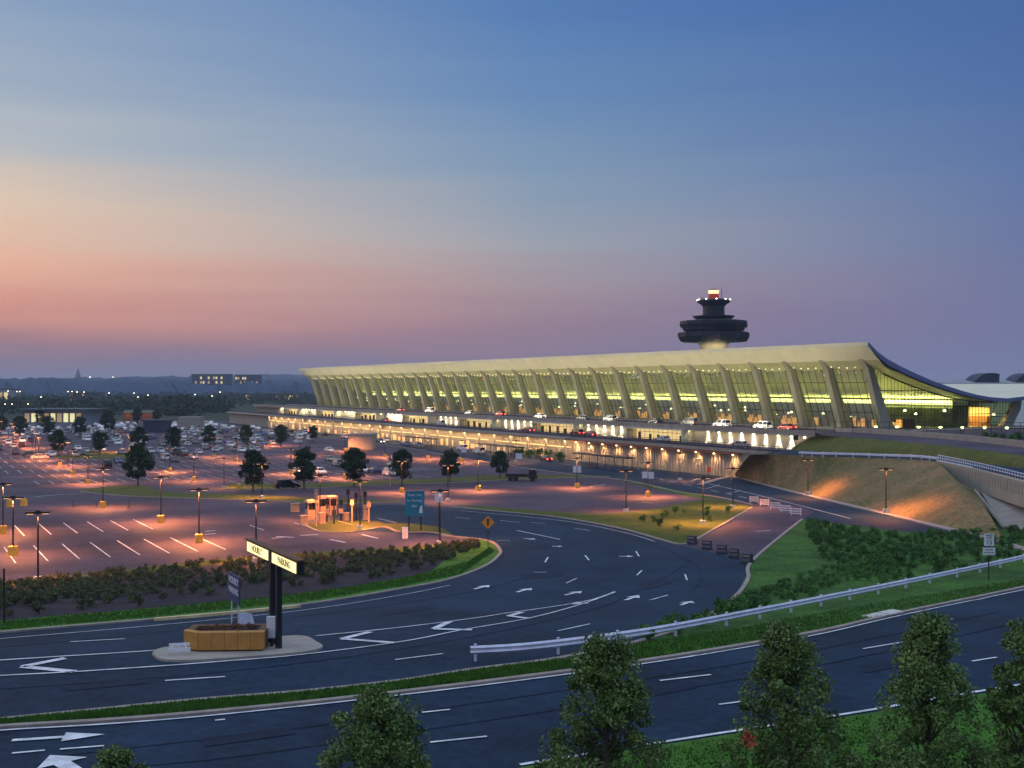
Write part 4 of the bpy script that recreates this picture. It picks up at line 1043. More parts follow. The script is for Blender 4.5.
# cars on the decks
for px, kd, pt, lab, lit in [(722,'suv','white','white sport utility car on the upper deck, left of two at the terminal doors',False),(763,'suv','white','white sport utility car on the upper deck beside the red one',False),
        (786,'sedan','red','red saloon with tail lights on at the right end of the upper deck',True),(690,'van','grey','grey van on the upper deck in front of the terminal columns',False),(655,'sedan','black','black saloon on the upper deck left of the grey van',False),
        (610,'suv','silver','silver sport utility car on the upper deck mid terminal',False),(583,'sedan','grey','grey saloon on the upper deck behind the silver one',False),(540,'sedan','white','white saloon on the upper deck above the second vestibule',False),
        (500,'suv','red','red sport utility car on the upper deck with lamps lit',True),(470,'sedan','silver','silver saloon on the upper deck beyond the red one',False),(430,'van','white','white van on the far upper deck',False),(400,'sedan','red','red saloon on the far upper deck with lamps lit',True)]:
    s = stx(px, 14.5); X, Y = P(s, 14.5); car(kd, pt, (X,Y,10.39), UA+jit(.04), lab, 'cars on the upper deck', lit)
for px, kd, pt, lab, lit in [(740,'sedan','silver','silver saloon on the middle roadway under the scalloped wall lights',False),(662,'sedan','white','white saloon on the middle roadway before the nearest vestibule',False),
        (590,'sedan','red','red saloon with tail lights lit on the middle roadway, nearer of two',True),(577,'suv','red','red sport utility car lit at the rear on the middle roadway',True),(528,'sedan','red','red saloon alone on the middle roadway left of the second vestibule',True),
        (440,'van','white','white van far along the middle roadway',False),(385,'sedan','grey','grey saloon far along the middle roadway',True)]:
    s = stx(px, 22.5); X, Y = P(s, 22.5); car(kd, pt, (X,Y,6.49), UA+jit(.03), lab, 'cars on the middle roadway', lit)
for j in range(16):
    s = 84+j*17+jit(5); t_ = random.choice([32,35.5,39]); X, Y = P(s, t_); kd = random.choice(kinds); pt = random.choice(pal)
    car(kd, pt, (X,Y,T(Y)+.06), UA+(PI if t_ > 36 else 0)+jit(.03), f'{pt} {kn[kd]} on the lower road in front of the lit underpass wall', 'cars on the lower road', j%3 == 0)
# flatbed truck on the lot
X, Y = G(522,481); tk = thing('flatbed_truck', 'dark flatbed truck parked alone at the end of the rear grass strip', 'truck', (X,Y,T(Y)), rad(-4))
q = MB(); q.frustum((1.4,3.3,-1.1,1.1),(1.5,2.9,-1.05,1.05),.6,2.5); q.build('cab', 'paint_black', tk)
q = MB(); q.box(-3.4,1.3,-1.15,1.15,.95,1.15); q.box(-3.4,-3.3,-1.15,1.15,1.15,1.9); q.box(-3.3,1.2,-1.0,1.0,1.15,1.6); q.build('bed', 'darkmetal', tk)
q = MB(); q.box(2.0,3.15,-1.11,1.11,1.6,2.25); q.build('windows', 'carglass', tk)
for wx in (-2.4,-1.3,2.3):
    for sy in (-1,1): q = MB(); q.bar((wx,sy*.85,.48),(wx,sy*1.12,.48),.48,12); q.build('wheel', 'rubber', tk)
# ================================================================== TREES AND SHRUBS
lt = [make_tree('parking_lot_tree','x','tree', 8.0, 3.1, 1.9, 5200, .2, 'leaf_dark', 20+k, nc=70) for k in range(3)]
TR = [(138,486,8.2,'largest round dark tree in the car park, standing on the thin grass strip'),
 (253,492,7.6,'dark round tree on the rear grass strip, first of the row from the left'),(304,490,8.0,'dark round tree on the rear grass strip, second of the row from the left'),
 (354,487,7.6,'dark round tree on the rear grass strip, third of the row from the left'),(402,485,7.2,'dark round tree behind the teal sign, fourth of the row'),
 (450,482,6.8,'dark round tree on the rear grass strip, fifth of the row'),(500,478,6.0,'smaller dark tree at the right end of the row before the service road'),
 (58,455,7.5,'dark tree left of the three lamp posts at the upper left'),(100,455,7.2,'dark tree behind the large dark sport utility car'),
 (139,452,7.8,'dark tree directly behind the largest lot tree'),(174,452,7.8,'dark tree behind the black pickup truck'),(209,447,7.5,'dark tree in the dense rows, left of two at mid picture'),
 (246,445,7.0,'dark tree in the dense rows, right of two at mid picture'),(281,447,7.5,'dark tree at the right end of the dense rows'),(313,442,6.0,'small dark tree near the concrete ramp block'),
 (20,437,8.5,'dark tree at far left in front of the lit low building'),(48,437,8.5,'dark tree in front of the left part of the lit low building'),(80,437,8.5,'dark tree at the right end of the lit low building'),
 (108,433,9.5,'tall dark tree right of the lit low building'),(1,434,8,'dark tree cut by the left edge'),(137,424,8,'dark tree between the two orange-lit patches'),(157,424,8,'dark tree right of the orange-lit patches'),(40,426,9,'dark tree on the far side of the lit low building')]
for i, (px, py, h, lab) in enumerate(TR):
    X, Y = G(px, py); first_or_clone(lt[i%3], USED, (X,Y,T(Y)), random.random()*6, label=lab, group='trees in the car park', scale=h/8.0)
# foreground trees
FT = [(378,688,34.5,2.0,'broad leafy tree in front of the road, leftmost of the large foreground trees',None),(606,632,35,2.5,'dense leafy tree at the bottom centre in front of the road',None),
      (787,618,35,2.5,'tall conical leafy tree with a small red leaf patch on its left side',(-1.5,-1.35,3.3,.33)),(928,612,35.5,2.2,'tall slender leafy tree right of the one with red leaves',None),
      (1026,610,35,1.9,'leafy tree cut off by the right edge',None),(115,748,36,1.15,'top of a small leafy tree peeping in at the bottom left',None)]
for i, (px, ty, Y, R, lab, red) in enumerate(FT):
    X = (px-512)/F*Y; ztop = CZ-(ty-387)*Y/F; zb = T(Y); H = ztop-zb
    t = make_tree('leafy_tree', lab, 'tree', H, R, .5 if H > 4 else .3, 21000 if R > 1.6 else 9000, .066, 'leaf_young', 60+i, 'cone' if px > 400 else 'round', 'trees along the near verge', nc=(170 if R > 2.1 else 120), red=red)
    t.location = (X, Y, zb); 
# shrubs
sh1 = [make_shrub(100+k, 'leaf_shrub2') for k in range(3)]; sh2 = [make_shrub(120+k, 'leaf_shrub') for k in range(3)]
rs = random.Random(11)
def scatter_px(cnt, top, bot, prot, gap, lab, grp, smin, smax, extra=0):
    pts = []; tries = 0
    while len(pts) < cnt and tries < 26000:
        tries += 1; t = rs.random()*(len(top)-1); a = int(t); fr = t-a
        p = [top[a][j]+(top[a+1][j]-top[a][j])*fr for j in (0,1)]; q = [bot[a][j]+(bot[a+1][j]-bot[a][j])*fr for j in (0,1)]
        s = rs.random(); c = G(p[0]+(q[0]-p[0])*s, p[1]+(q[1]-p[1])*s)
        if all(math.dist(c, d) > gap for d in pts): pts.append(c)
    for i, (X,Y) in enumerate(pts):
        s = rs.uniform(smin,smax); first_or_clone(prot[i%3], USED, (X,Y,T(Y)+.05), rs.random()*6, label=lab, group=grp, scale=(s,s,s*rs.uniform(.8,1.15)))
    if extra:
        pts2 = []; tries = 0
        while len(pts2) < extra and tries < 20000:
            tries += 1; t = rs.random()*(len(top)-1); a = int(t); fr = t-a
            p = [top[a][j]+(top[a+1][j]-top[a][j])*fr for j in (0,1)]; q = [bot[a][j]+(bot[a+1][j]-bot[a][j])*fr for j in (0,1)]
            s = rs.random()*.7; c = G(p[0]+(q[0]-p[0])*s, p[1]+(q[1]-p[1])*s)
            if all(math.dist(c, d) > gap*.7 for d in pts+pts2): pts2.append(c)
        mb = MB()
        for i, (X,Y) in enumerate(pts2):
            me = [ch for ch in prot[i%3].children if ch.name.startswith('foliage')][0].data; k = rs.uniform(smin,smax)*.8; an = rs.random()*6; ca, sa = math.cos(an)*k, math.sin(an)*k; z = T(Y)+.03
            mb.add([(X+v.co.x*ca-v.co.y*sa, Y+v.co.x*sa+v.co.y*ca, z+v.co.z*k) for v in me.vertices], [tuple(pl_.vertices) for pl_ in me.polygons])
        o = mb.build('ground_cover', prot[0].children[0].data.materials[0] if prot[0].children[0].name.startswith('foliage') else prot[0].children[1].data.materials[0], fix=False)
        tag(o, 'low scrubby ground cover filling in between the '+grp, 'ground cover', None, 'stuff')
    return len(pts)
n1 = scatter_px(132, [(-10,586),(60,580),(120,573),(200,564),(300,556),(380,551),(440,547),(478,543)], [(-10,620),(60,614),(120,609),(200,601),(300,591),(380,579),(440,567),(478,548)], sh1, .72, 'small dull green shrub in the mulched bed between the empty lot and the curved road', 'shrubs in the mulched bed', .6, .95, extra=460)
lab2 = 'rounded green shrub on the grassy slope above the long guard rail'
n2 = scatter_px(90, [(805,523),(850,530),(900,536),(960,533),(1030,527)], [(812,545),(830,570),(885,590),(940,578),(1030,556)], sh2, .8, lab2, 'shrubs on the grassy slope', .7, 1.15, extra=230)
n2 += scatter_px(30, [(735,604),(790,584),(840,566),(890,560)], [(690,628),(780,608),(850,592),(900,580)], sh2, .9, lab2, 'shrubs on the grassy slope', .6, 1.0, extra=100)
n3 = scatter_px(14, [(640,636),(680,625),(720,612)], [(645,642),(690,634),(730,622)], sh2, .8, 'low green shrub along the inner side of the guard rail near the curve', 'shrubs along the curve', .6, 1.0)
n4 = scatter_px(12, [(640,516),(680,512),(735,512)], [(640,524),(680,532),(735,518)], sh2, 1.4, 'small shrub on the grass triangle', 'shrubs on the grass triangle', .6, 1.1)
print('shrubs', n1, n2, n3, n4)
i = 0
for px, py in [(520,458),(530,459),(540,458),(548,460),(560,462)]:
    X, Y = G(px,py); first_or_clone(sh2[0], USED, (X,Y,T(Y)), i, label='dark shrub beside the service road left of the bus shelter', group='shrubs beside the service road', scale=3.2); i += 1
for k, (px,py) in enumerate([(985,441),(993,442),(1002,443),(1012,444),(1020,441)]):
    X, Y = GZ(px,py,10.3); clone(sh2[1], (X,Y,10.3), k, 'dark shrub behind the concrete barrier of the upper ramp', 'shrubs behind the barrier', 1.8)
# ================================================================== SIGNS AND SMALL THINGS
def text(name, body, size, m, parent, loc, rot, ext=.012, align='CENTER'):
    c = bpy.data.curves.new(name, 'FONT'); c.body = body; c.size = size; c.align_x = align; c.align_y = 'CENTER'; c.extrude = ext
    o = bpy.data.objects.new(name, c); COL.objects.link(o)
    dg = bpy.context.evaluated_depsgraph_get(); me = bpy.data.meshes.new_from_object(o.evaluated_get(dg)); bpy.data.objects.remove(o)
    o = bpy.data.objects.new(name, me); COL.objects.link(o); me.materials.clear(); me.materials.append(M[m]); o.parent = parent; o.location = loc; o.rotation_euler = rot; return o
# big lit sign: local x runs along u
zb = T(57)+.16
bs = thing('overhead_sign', 'dark twin-post sign with two yellow backlit panels on the traffic island', 'sign', (-12.3,57.2,zb), UA)
Ls = 4.45; zt = 11.55-zb
MB().box(-Ls,Ls,-.05,.28,zt-.66,zt).build('sign_box', 'darkmetal', bs)
MB().box(-Ls-.05,Ls+.05,-.08,.34,zt-.0,zt+.07).build('hood', 'brown', bs)
q = MB(); q.box(.35,Ls-.15,.282,.30,zt-.6,zt-.08); q.build('sign_panel', 'sign_lit', bs)
q = MB(); q.box(-Ls+.15,-.35,.282,.30,zt-.6,zt-.08); q.build('sign_panel', 'sign_lit', bs)
text('lettering', 'HOURLY', .5, 'sign_ink', bs, (2.4,.304,zt-.34), (rad(90),0,rad(180)))
text('lettering', 'PARKING', .5, 'sign_ink', bs, (-2.4,.304,zt-.34), (rad(90),0,rad(180)))
for y in (-.1,.1): pass
for sx in (-.55,.55): MB().box(sx-.16,sx+.16,-.13,.13,0,zt-.66).build('post', 'darkmetal', bs)
X, Y = G(274,647)
nb = thing('notice_box', 'white notice box standing at the foot of the overhead sign', 'box', (X,Y-.5,T(Y)+.16), 0)
MB().box(-.06,.06,-.05,.05,0,.5).build('stand', 'darkmetal', nb); MB().box(-.26,.26,-.12,.12,.45,1.55).build('panel', 'whitepaint', nb)
# planter of ochre blocks
X, Y = G(221,654); zz = T(Y)+.16
pl = thing('block_planter', 'ochre block planter with dry plants on the traffic island', 'planter', (X,Y,zz), rad(3))
pp = None
for k in range(5):
    q = MB(); q.box(-1.15+k*.66,-1.15+k*.66+.645,0,.5,.04,.92); q.build('block', 'ochre', pl)
q = MB(); q.prism([(-1.17,0.0),(-2.0,.55),(-2.0,1.0),(-1.17,.5)], .04, .92, 'z'); q.build('block', 'ochre', pl)
q = MB(); q.prism([(-1.95,1.02),(-1.95,2.4),(2.15,2.4),(2.15,.52),(1.7,.52),(1.7,2.0),(-1.5,2.0),(-1.5,.8)], .04, .85, 'z'); q.build('rear_blocks', 'brown', pl)
q = MB(); q.prism([(-1.15,.52),(-1.5,.85),(-1.5,1.98),(1.68,1.98),(1.68,.52)], .1, .8, 'z'); q.build('soil', 'mulch', pl)
cl = [(-1.2+k*.4,1.2+jit(.5),.88,.3) for k in range(7)]; leaf_cloud(900, clumpy(cl), .06, 5).build('dry_plants', 'brown', pl, fix=False)
# navy direction sign
X, Y = G(234,641); ns = thing('direction_sign', 'navy sign with white lettering on two slim posts behind the ochre planter', 'sign', (X,Y,T(Y)+.16), UA)
MB().box(-1.15,1.15,-.03,.03,1.95,3.45).build('panel', 'navysign', ns)
for sx in (-.7,.7): MB().box(sx-.04,sx+.04,-.09,-.032,-.1,3.3).build('post', 'galv', ns)
text('lettering', 'HOURLY', .5, 'whitepaint', ns, (0,.034,3.1), (rad(90),0,rad(180))); text('lettering', 'PARKING', .46, 'whitepaint', ns, (0,.034,2.55), (rad(90),0,rad(180)))
X, Y = G(249,640); lb = thing('leaning_board', 'pale blue board leaning behind the ochre planter', 'board', (X,Y,T(Y)+.16), .4)
MB().add([(-.5,0,0),(.5,0,0),(.2,.3,1.2),(-.5,.3,1.35),(-.5,.04,0),(.5,.04,0),(.2,.34,1.2),(-.5,.34,1.35)], [(0,1,2,3),(7,6,5,4),(0,4,5,1),(1,5,6,2),(2,6,7,3),(3,7,4,0)]).build('board_face', 'galv', lb)
X, Y = G(179,657); lb = thing('folded_barricade', 'small white folded barricade lying at the left tip of the traffic island', 'barricade', (X,Y,T(Y)+.16), .2)
q = MB(); q.bar((-.5,0,.05),(-.2,.2,.5),.04,5); q.bar((.5,0,.05),(.2,.2,.5),.04,5); q.box(-.55,.55,-.03,.03,.1,.3); q.build('frame', 'whitepaint', lb); MB().box(-.5,.5,.16,.2,.34,.5).build('rail', 'whitepaint', lb)
# teal sign
X, Y = G(415,531); ts = thing('information_sign', 'large teal sign with white lettering on two posts by the exit lanes', 'sign', (X,Y,T(Y)), rad(8))
sc = Y/F
MB().box(-9.5*sc,9.5*sc,-.05,.05,15*sc,40*sc).build('panel', 'teal', ts)
for sx in (-6,6): MB().box((sx-.7)*sc,(sx+.7)*sc,.055,.15,-.2,38*sc).build('post', 'darkmetal', ts)
for j, tx in enumerate(['Thank You', 'for Parking', 'Exit']): text('lettering', tx, 3.3*sc, 'whitepaint', ts, (-.6*sc,-.056,(36-j*5.5)*sc), (rad(90),0,0))
q = MB(); q.prism([(4*sc,18*sc),(7.5*sc,18*sc),(7*sc,26*sc),(5*sc,24*sc)], -.062, -.053, 'y'); q.build('emblem', 'whitepaint', ts)
X, Y = G(405,538.5); wb = thing('utility_cabinet', 'white cabinet standing on the lot below the teal sign', 'cabinet', (X,Y,T(Y)), .1)
MB().box(-.32,.32,-.25,.25,0,1.15).build('case', 'whitepaint', wb); MB().box(-.35,.35,-.28,.28,1.15,1.22).build('lid', 'whitepaint', wb)
X, Y = G(439,532); ws = thing('small_white_sign', 'small blank white sign on a post beside the shrub bed lamp', 'sign', (X,Y,T(Y)), 0)
MB().bar((0,.05,0),(0,.05,4.0),.06,6).build('post', 'darkmetal', ws); MB().box(-.48,.48,-.03,.02,3.4,4.5).build('panel', 'whitepaint', ws)
X, Y = G(488,549); ds = thing('warning_sign', 'orange diamond warning sign at the tip of the shrub bed', 'sign', (X,Y,T(Y)), 0)
MB().bar((0,.06,-.1),(0,.06,2.9),.045,6).build('post', 'darkmetal', ds)
r_ = .68; q = MB(); q.prism([(0,2.7-r_),(r_,2.7),(0,2.7+r_),(-r_,2.7)], -.03, .01, 'y'); q.build('panel', 'orange', ds)
q = MB(); q.box(-.1,.1,-.036,-.032,2.35,2.95); q.prism([(-.25,2.9),(.25,2.9),(0,3.15)], -.036,-.032,'y'); q.build('arrow_mark', 'sign_ink', ds)
def pole_sign(nm, lab, px, py, h, w_, hh, m, rz=0, txt=None, z=None, tm='sign_ink', diamond=False, cat='sign'):
    X, Y = G(px,py) if z is None else GZ(px,py,z); t = thing(nm, lab, cat, (X,Y,T(Y) if z is None else z), rz)
    MB().bar((0,.05,-.1),(0,.05,h-.1),.05,5).build('post', 'darkmetal', t)
    q = MB()
    if diamond: q.prism([(0,h-w_),(w_/2,h-w_/2),(0,h),(-w_/2,h-w_/2)], -.03,.01,'y')
    else: q.box(-w_/2,w_/2,-.03,.01,h-hh,h)
    q.build('panel', m, t)
    for (s_, sz, zz_) in (txt or []): text('lettering', s_, sz, tm, t, (0,-.034,zz_), (rad(90),0,0))
    return t
sp_ = pole_sign('speed_limit_sign', 'white speed limit sign with smaller plate below, behind the right end of the guard rail', 989, 581, 3.9, .82, 1.0, 'whitepaint', 0, [('SPEED',.22,3.75),('LIMIT',.22,3.53),('15',.5,3.17)])
MB().box(-.5,.5,-.03,.01,2.15,2.75).build('plate', 'whitepaint', sp_); text('lettering', 'RADAR', .2, 'sign_ink', sp_, (0,-.034,2.58), (rad(90),0,0)); text('lettering', 'ENFORCED', .16, 'sign_ink', sp_, (0,-.034,2.34), (rad(90),0,0))
pole_sign('yellow_sign', 'small yellow diamond sign on the concrete wing wall', 744, 478, 4.6, 1.5, 1.5, 'yellow', 0, None, None, diamond=True)
pole_sign('white_sign', 'white square sign in front of the service road, left of the open lot lamp', 577, 480, 3.0, 1.7, 1.4, 'whitepaint')
pole_sign('white_sign', 'white square sign left of a pair behind the grass triangle', 645, 487, 3.0, 1.1, 1.3, 'whitepaint')
pole_sign('white_sign', 'white square sign right of a pair behind the grass triangle', 651, 487.5, 3.0, 1.1, 1.3, 'whitepaint')
pole_sign('red_sign', 'small red sign on the service road before the wing wall', 709, 479, 2.6, .8, 1.1, 'redneck')
pole_sign('dark_sign', 'dark square sign on a post at the end of the scalloped wall lights', 796, 451.5, 3.4, 1.0, 1.0, 'darkmetal', 0, None, 6.5)
pole_sign('dark_sign', 'dark board sign in front of the orange-lit wall', 679, 469, 4.4, 3.0, 1.5, 'darkmetal')
pole_sign('white_sign', 'white sign beside the last tree of the row', 519, 470, 4.0, 1.6, 1.4, 'whitepaint')
pole_sign('white_sign', 'white sign between the fifth and sixth lot trees', 464, 465, 4.5, 1.3, 1.3, 'whitepaint')
# crossing: barriers
bp_ = None
for i, (px,py) in enumerate([(692,544.5),(707,549.5),(722,554),(734,558),(747.5,563.5)]):
    X, Y = G(px,py); lab = ['first','second','third','fourth','fifth'][i]+' from the left of the five dark plastic barriers closing the spur'
    if bp_ is None:
        bp_ = thing('plastic_barrier', lab, 'barrier', (X,Y,T(Y)+.04), rad(-35), 'dark plastic barriers across the spur'); bp_.scale = (.75,.8,.85)
        q = MB(); q.prism([(-.5,0),(.5,0),(.5,.25),(.3,.5),(.24,1.05),(-.24,1.05),(-.3,.5),(-.5,.25)], -.6, .6, 'x'); q.build('barrier_body', 'barrel', bp_)
        q = MB(); q.box(-.5,.5,-.31,-.30,.7,.9); q.build('reflector', 'rim', bp_)
    else: clone(bp_, (X,Y,T(Y)+.04), rad(-35)+jit(.3), lab)
bp_ = None
for i in range(5):
    X, Y = G(754+i*10.5, 503+i*3.2); lab = ['leftmost','second','middle','fourth','rightmost'][i]+' of the white folding barricades across the top of the spur'
    if bp_ is None:
        bp_ = thing('folding_barricade', lab, 'barricade', (X,Y,T(Y)+.05), rad(-30), 'white barricades across the spur'); bp_.scale = (.85,.7,.6)
        for z in (.45,.95,1.45): MB().box(-.85,.85,-.03,.03,z-.12,z+.12).build('rail', 'whitepaint', bp_)
        for sx in (-.7,.7): q = MB(); q.bar((sx,.05,0),(sx,.05,1.7),.05,4); q.bar((sx,-.5,.04),(sx,.5,.04),.05,4); q.build('leg', 'whitepaint', bp_)
    else: clone(bp_, (X,Y,T(Y)+.05), rad(-30)+jit(.2), lab)
# exit lanes: booths, machines and posts
grp = 'exit lane equipment'
def booth(px, py, w_, h, lab, m='boothpaint'):
    X, Y = G(px,py); s = Y/F; t = thing('exit_booth', lab, 'booth', (X,Y,T(Y)), UA-PI/2, grp)
    MB().box(-w_*s/2,w_*s/2,-.6,.6,0,h*s*.5).build('lower_wall', m, t); MB().box(-w_*s/2+.06,w_*s/2-.06,-.54,.54,h*s*.5,h*s*.88).build('glazing', 'carglass', t)
    MB().box(-w_*s/2-.12,w_*s/2+.12,-.75,.75,h*s*.88,h*s).build('roof', m, t)
    for sx in (-1,1): MB().box(sx*w_*s/2-.05,sx*w_*s/2+.05,-.62,-.5,h*s*.5,h*s*.88).build('corner_post', m, t)
booth(311,519,9,19,'tallest pale exit booth at the left of the exit lanes'); booth(321,516,8,20,'pale exit booth just right of the tallest one'); booth(332,515,7,19,'pale exit booth at the middle of the exit lanes')
def cabinet(px, py, w_, h, lab, m):
    X, Y = G(px,py); s = Y/F; t = thing('barrier_cabinet', lab, 'cabinet', (X,Y,T(Y)), UA-PI/2, grp)
    MB().frustum((-w_*s/2,w_*s/2,-.35,.35),(-w_*s/2+.05,w_*s/2-.05,-.3,.3),0,h*s).build('case', m, t); MB().box(-w_*s/2-.03,w_*s/2+.03,-.38,.38,h*s,h*s+.08).build('lid', m, t)
cabinet(295,512,8,8,'pale square cabinet standing off to the left of the exit lanes','boothpaint'); cabinet(304,525,7,9,'pale cabinet at the front left corner of the exit island','boothpaint')
cabinet(322,524,6,11,'pale cabinet in front of the exit booths','boothpaint'); cabinet(346,521,5,8,'pale cabinet among the exit lane posts','boothpaint'); cabinet(366,520,5,9,'pale cabinet right of the lamp post at the exit lanes','boothpaint')
for i, (px, py, h, m, lab) in enumerate([(316,527,38,'boothpaint','tall pale post at the left of the exit lanes'),(327,522,24,'darkmetal','dark post behind the tallest exit booth'),(334,524,26,'darkmetal','dark post with a lane signal, left of the exit island centre'),
        (341,521,22,'darkmetal','shorter dark post with a lane signal, island centre'),(348,519,30,'darkmetal','leaning-group dark post with a lane signal, right of island centre'),(352,523,24,'boothpaint','pale post between the dark signal posts'),
        (356,520,28,'darkmetal','dark signal post just left of the exit lamp post'),(365,519,28,'darkmetal','dark signal post just right of the exit lamp post'),(369,523,22,'boothpaint','pale post at the right end of the exit island'),(390,487,17,'boothpaint','lone pale post on the rear grass strip')]):
    X, Y = G(px,py); s = Y/F; t = thing('signal_post', lab, 'post', (X,Y,T(Y)), rad(10), grp)
    q = MB(); q.bar((0,0,-.1),(0,0,h*s),.12,6,.09); q.build('pole', m, t)
    MB().box(-.22,.22,-.16,.16,h*s-.75,h*s-.1).build('signal_head', m, t)
    if m == 'darkmetal': MB().box(-.28,.28,-.2,.2,h*s*.35,h*s*.35+.6).build('control_box', 'boothpaint' if i%2 else 'barrel', t)
spot('booth_light', (*G(330,515),6.5), (0,0,0), 1500, (1,.3,.07), 150, .8, .3); spot('booth_light', (*G(352,524),6.5), (0,0,0), 1500, (1,.3,.07), 150, .8, .3)
# yellow posts / small cones on the grass tip and left entrance
for px, py, lab in [(239,490,'yellow hydrant-shaped post on the left tip of the rear grass strip'),(10,507,'yellow block bollard at the left entrance of the lot'),(24,506,'pale block bollard right of the yellow one at the left entrance'),(420,447,'small yellow block by the service road')]:
    X, Y = G(px,py); t = thing('block_bollard', lab, 'bollard', (X,Y,T(Y)), 0, 'block bollards around the lot'); m = 'yellow' if 'yellow' in lab else 'whitebase'
    MB().frustum((-.4,.4,-.4,.4),(-.33,.33,-.33,.33),-.05,1.0).build('block', m, t); MB().lathe([(.2,1.0),(.16,1.2),(.05,1.3)],8).build('cap', m, t)
for i, (px,py) in enumerate([(73,507),(96,508),(129,508)]):
    X, Y = G(px,py); t = thing('delineator_post', ['leftmost','middle','rightmost'][i]+' of three thin delineator posts between the empty lots', 'post', (X,Y,T(Y)), 0, 'delineator posts between the lots')
    MB().lathe([(.22,0),(.2,.06),(.05,.08),(.045,1.0)],8).build('post', 'darkmetal', t)
# drain kerb inlet on the foreground kerb
X, Y = G(887,617); t = thing('drain_inlet', 'pair of pale drain covers set in the red kerb of the foreground road', 'drain', (X,Y,T(Y)), rad(38))
MB().box(-1.6,-.1,-.15,.7,.1,.2).build('cover', 'whitebase', t); MB().box(.1,1.6,-.15,.7,.1,.2).build('cover', 'whitebase', t)
t = thing('marker_post', 'thin dark post in the shrub bed at the left edge', 'post', (*G(4,624),T(G(4,624)[1])), 0); MB().bar((0,0,-.1),(0,0,3.2),.06,6).build('post', 'darkmetal', t); MB().lathe([(.06,3.2),(.08,3.25),(.02,3.35)],8).build('cap', 'darkmetal', t)
X, Y = G(196,622); t = thing('kerb_barrier', 'long low yellow-white barrier lying along the kerb of the shrub bed', 'barrier', (0,0,0)); kk = kerb([(155,621.5),(230,615),(300,608)], wd=.22, h=.22); kk.build('rail', 'paleyellow', t)
# ================================================================== FAR BUILDINGS
def bldg(name, lab, px0, px1, ybase, ytop, depth, wm, rm, lit=None, rows=1, cols=10, Y=None, wmat='glow_warm', roofover=.6):
    Yb = Y or G(px0,ybase)[1]; x0 = (px0-512)/F*Yb; x1 = (px1-512)/F*Yb; h = CZ-(ytop-387)*Yb/F
    t = thing(name, lab, 'building', (x0,Yb,0)); wdt = x1-x0
    MB().box(0,wdt,0,depth,-.5,h*.93).build('wall', wm, t); MB().box(-roofover,wdt+roofover,-roofover,depth+roofover,h*.93,h).build('roof', rm, t)
    for r in range(rows):
        for c in range(cols):
            if lit and random.random() > lit: continue
            cw = wdt/cols; z0 = h*.93*(r+.25)/rows; z1 = h*.93*(r+.8)/rows
            MB().box(c*cw+cw*.15,c*cw+cw*.85,-.12,-.02,z0,z1).build('window', wmat if random.random() < .6 else 'glow_dim', t)
    return t
M['win_green'] = emis('lit_window_green', (.9,.85,.42), .75)
M['glow_dim'] = emis('dim_window', (1,.62,.28), .22)
bldg('low_terminal_building','low flat-roofed building with a row of bright windows at the far left of the lot', 24, 82, 426, 409, 26, 'farwall', 'greyroof', 1, 1, 9, wmat='win_green', roofover=4)
bldg('storage_building','dark blue box-shaped building among the dense parked cars', 143, 165, 433, 420, 9, 'darkwall', 'darkwall', .01, 1, 4)
bldg('ramp_block','pale concrete ramp block in front of the service road', 348, 373, 450, 434, 8, 'concrete', 'concrete', .01, 1, 4, roofover=.1)
bldg('small_block','pale concrete block behind the dense parked cars', 178, 200, 428, 417, 8, 'concrete', 'concrete', .01, 1, 4, roofover=.1)
bldg('left_hall','flat building with bright yellow doors at the left horizon', -20, 9, 400, 388.5, 30, 'farwall','greyroof', 1, 1, 5, Y=1300)
bldg('hotel_block','distant apartment-like block with rows of lit windows, left of the hilltop pair', 192, 228, 386, 374, 30, 'darkwall','greyroof', .45, 5, 14, Y=1950, roofover=1)
bldg('hotel_block','distant block with rows of lit windows, right of the hilltop pair', 235, 258, 386, 374.5, 30, 'darkwall','greyroof', .45, 5, 10, Y=1950, roofover=1)
bldg('hangar_hall','distant dim industrial hall right of the forest line', 225, 300, 404, 393, 60, 'darkwall','greyroof', .25, 1, 12, Y=1500)
bldg('office_row','distant low office row with a few lit windows at left', 70, 92, 403, 392, 40, 'darkwall','greyroof', .6, 2, 6, Y=1300)
# spire on the skyline
t = thing('distant_spire','thin dark spire on the left skyline','tower',((78-512)/F*4200,4200,20)); MB().lathe([(14,0),(14,30),(1,72)],6).build('spire','darkwall',t); MB().box(-40,40,-10,10,0,34).build('nave','darkwall',t)
# ================================================================== HILLS, FAR WOODS, DISTANT LAMPS
rs = np.random.RandomState(4); mb = MB(); vs = []; nx = 520; ny = 9
ph = rs.rand(12)*6.28
def hz(x, y):
    t = (y-1700)/(4600-1700); env = 20+46*t
    v = sum(math.sin(x*f+p)*a for f, p, a in zip((.0011,.0023,.0041,.009,.017,.031,.05), ph, (14,11,8,5,3,2,1.4)))
    v2 = sum(math.sin((x+y)*f+p)*a for f, p, a in zip((.0017,.0051,.013), ph[7:], (5,4,2)))
    return max(0, (env+v*(.25+.35*t)+v2*.35)*min(1,max(0,(y-1650)/260)))
for j in range(ny):
    y = 1600+j*380
    for i in range(nx):
        x = -4200+i*12.3; xx = x*(y/3000)
        vs.append((xx+rs.uniform(-4,4), y+rs.uniform(-60,60), (hz(xx,y)+(rs.rand()**2*7 if 0<j<ny-1 else 0))*(1 if xx < 0 else max(.35,1-xx/3000))-.5))
mb.add(vs, [(j*nx+i, j*nx+i+1, (j+1)*nx+i+1, (j+1)*nx+i) for j in range(ny-1) for i in range(nx-1)])
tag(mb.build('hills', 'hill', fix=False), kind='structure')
rs = random.Random(8); cents = []
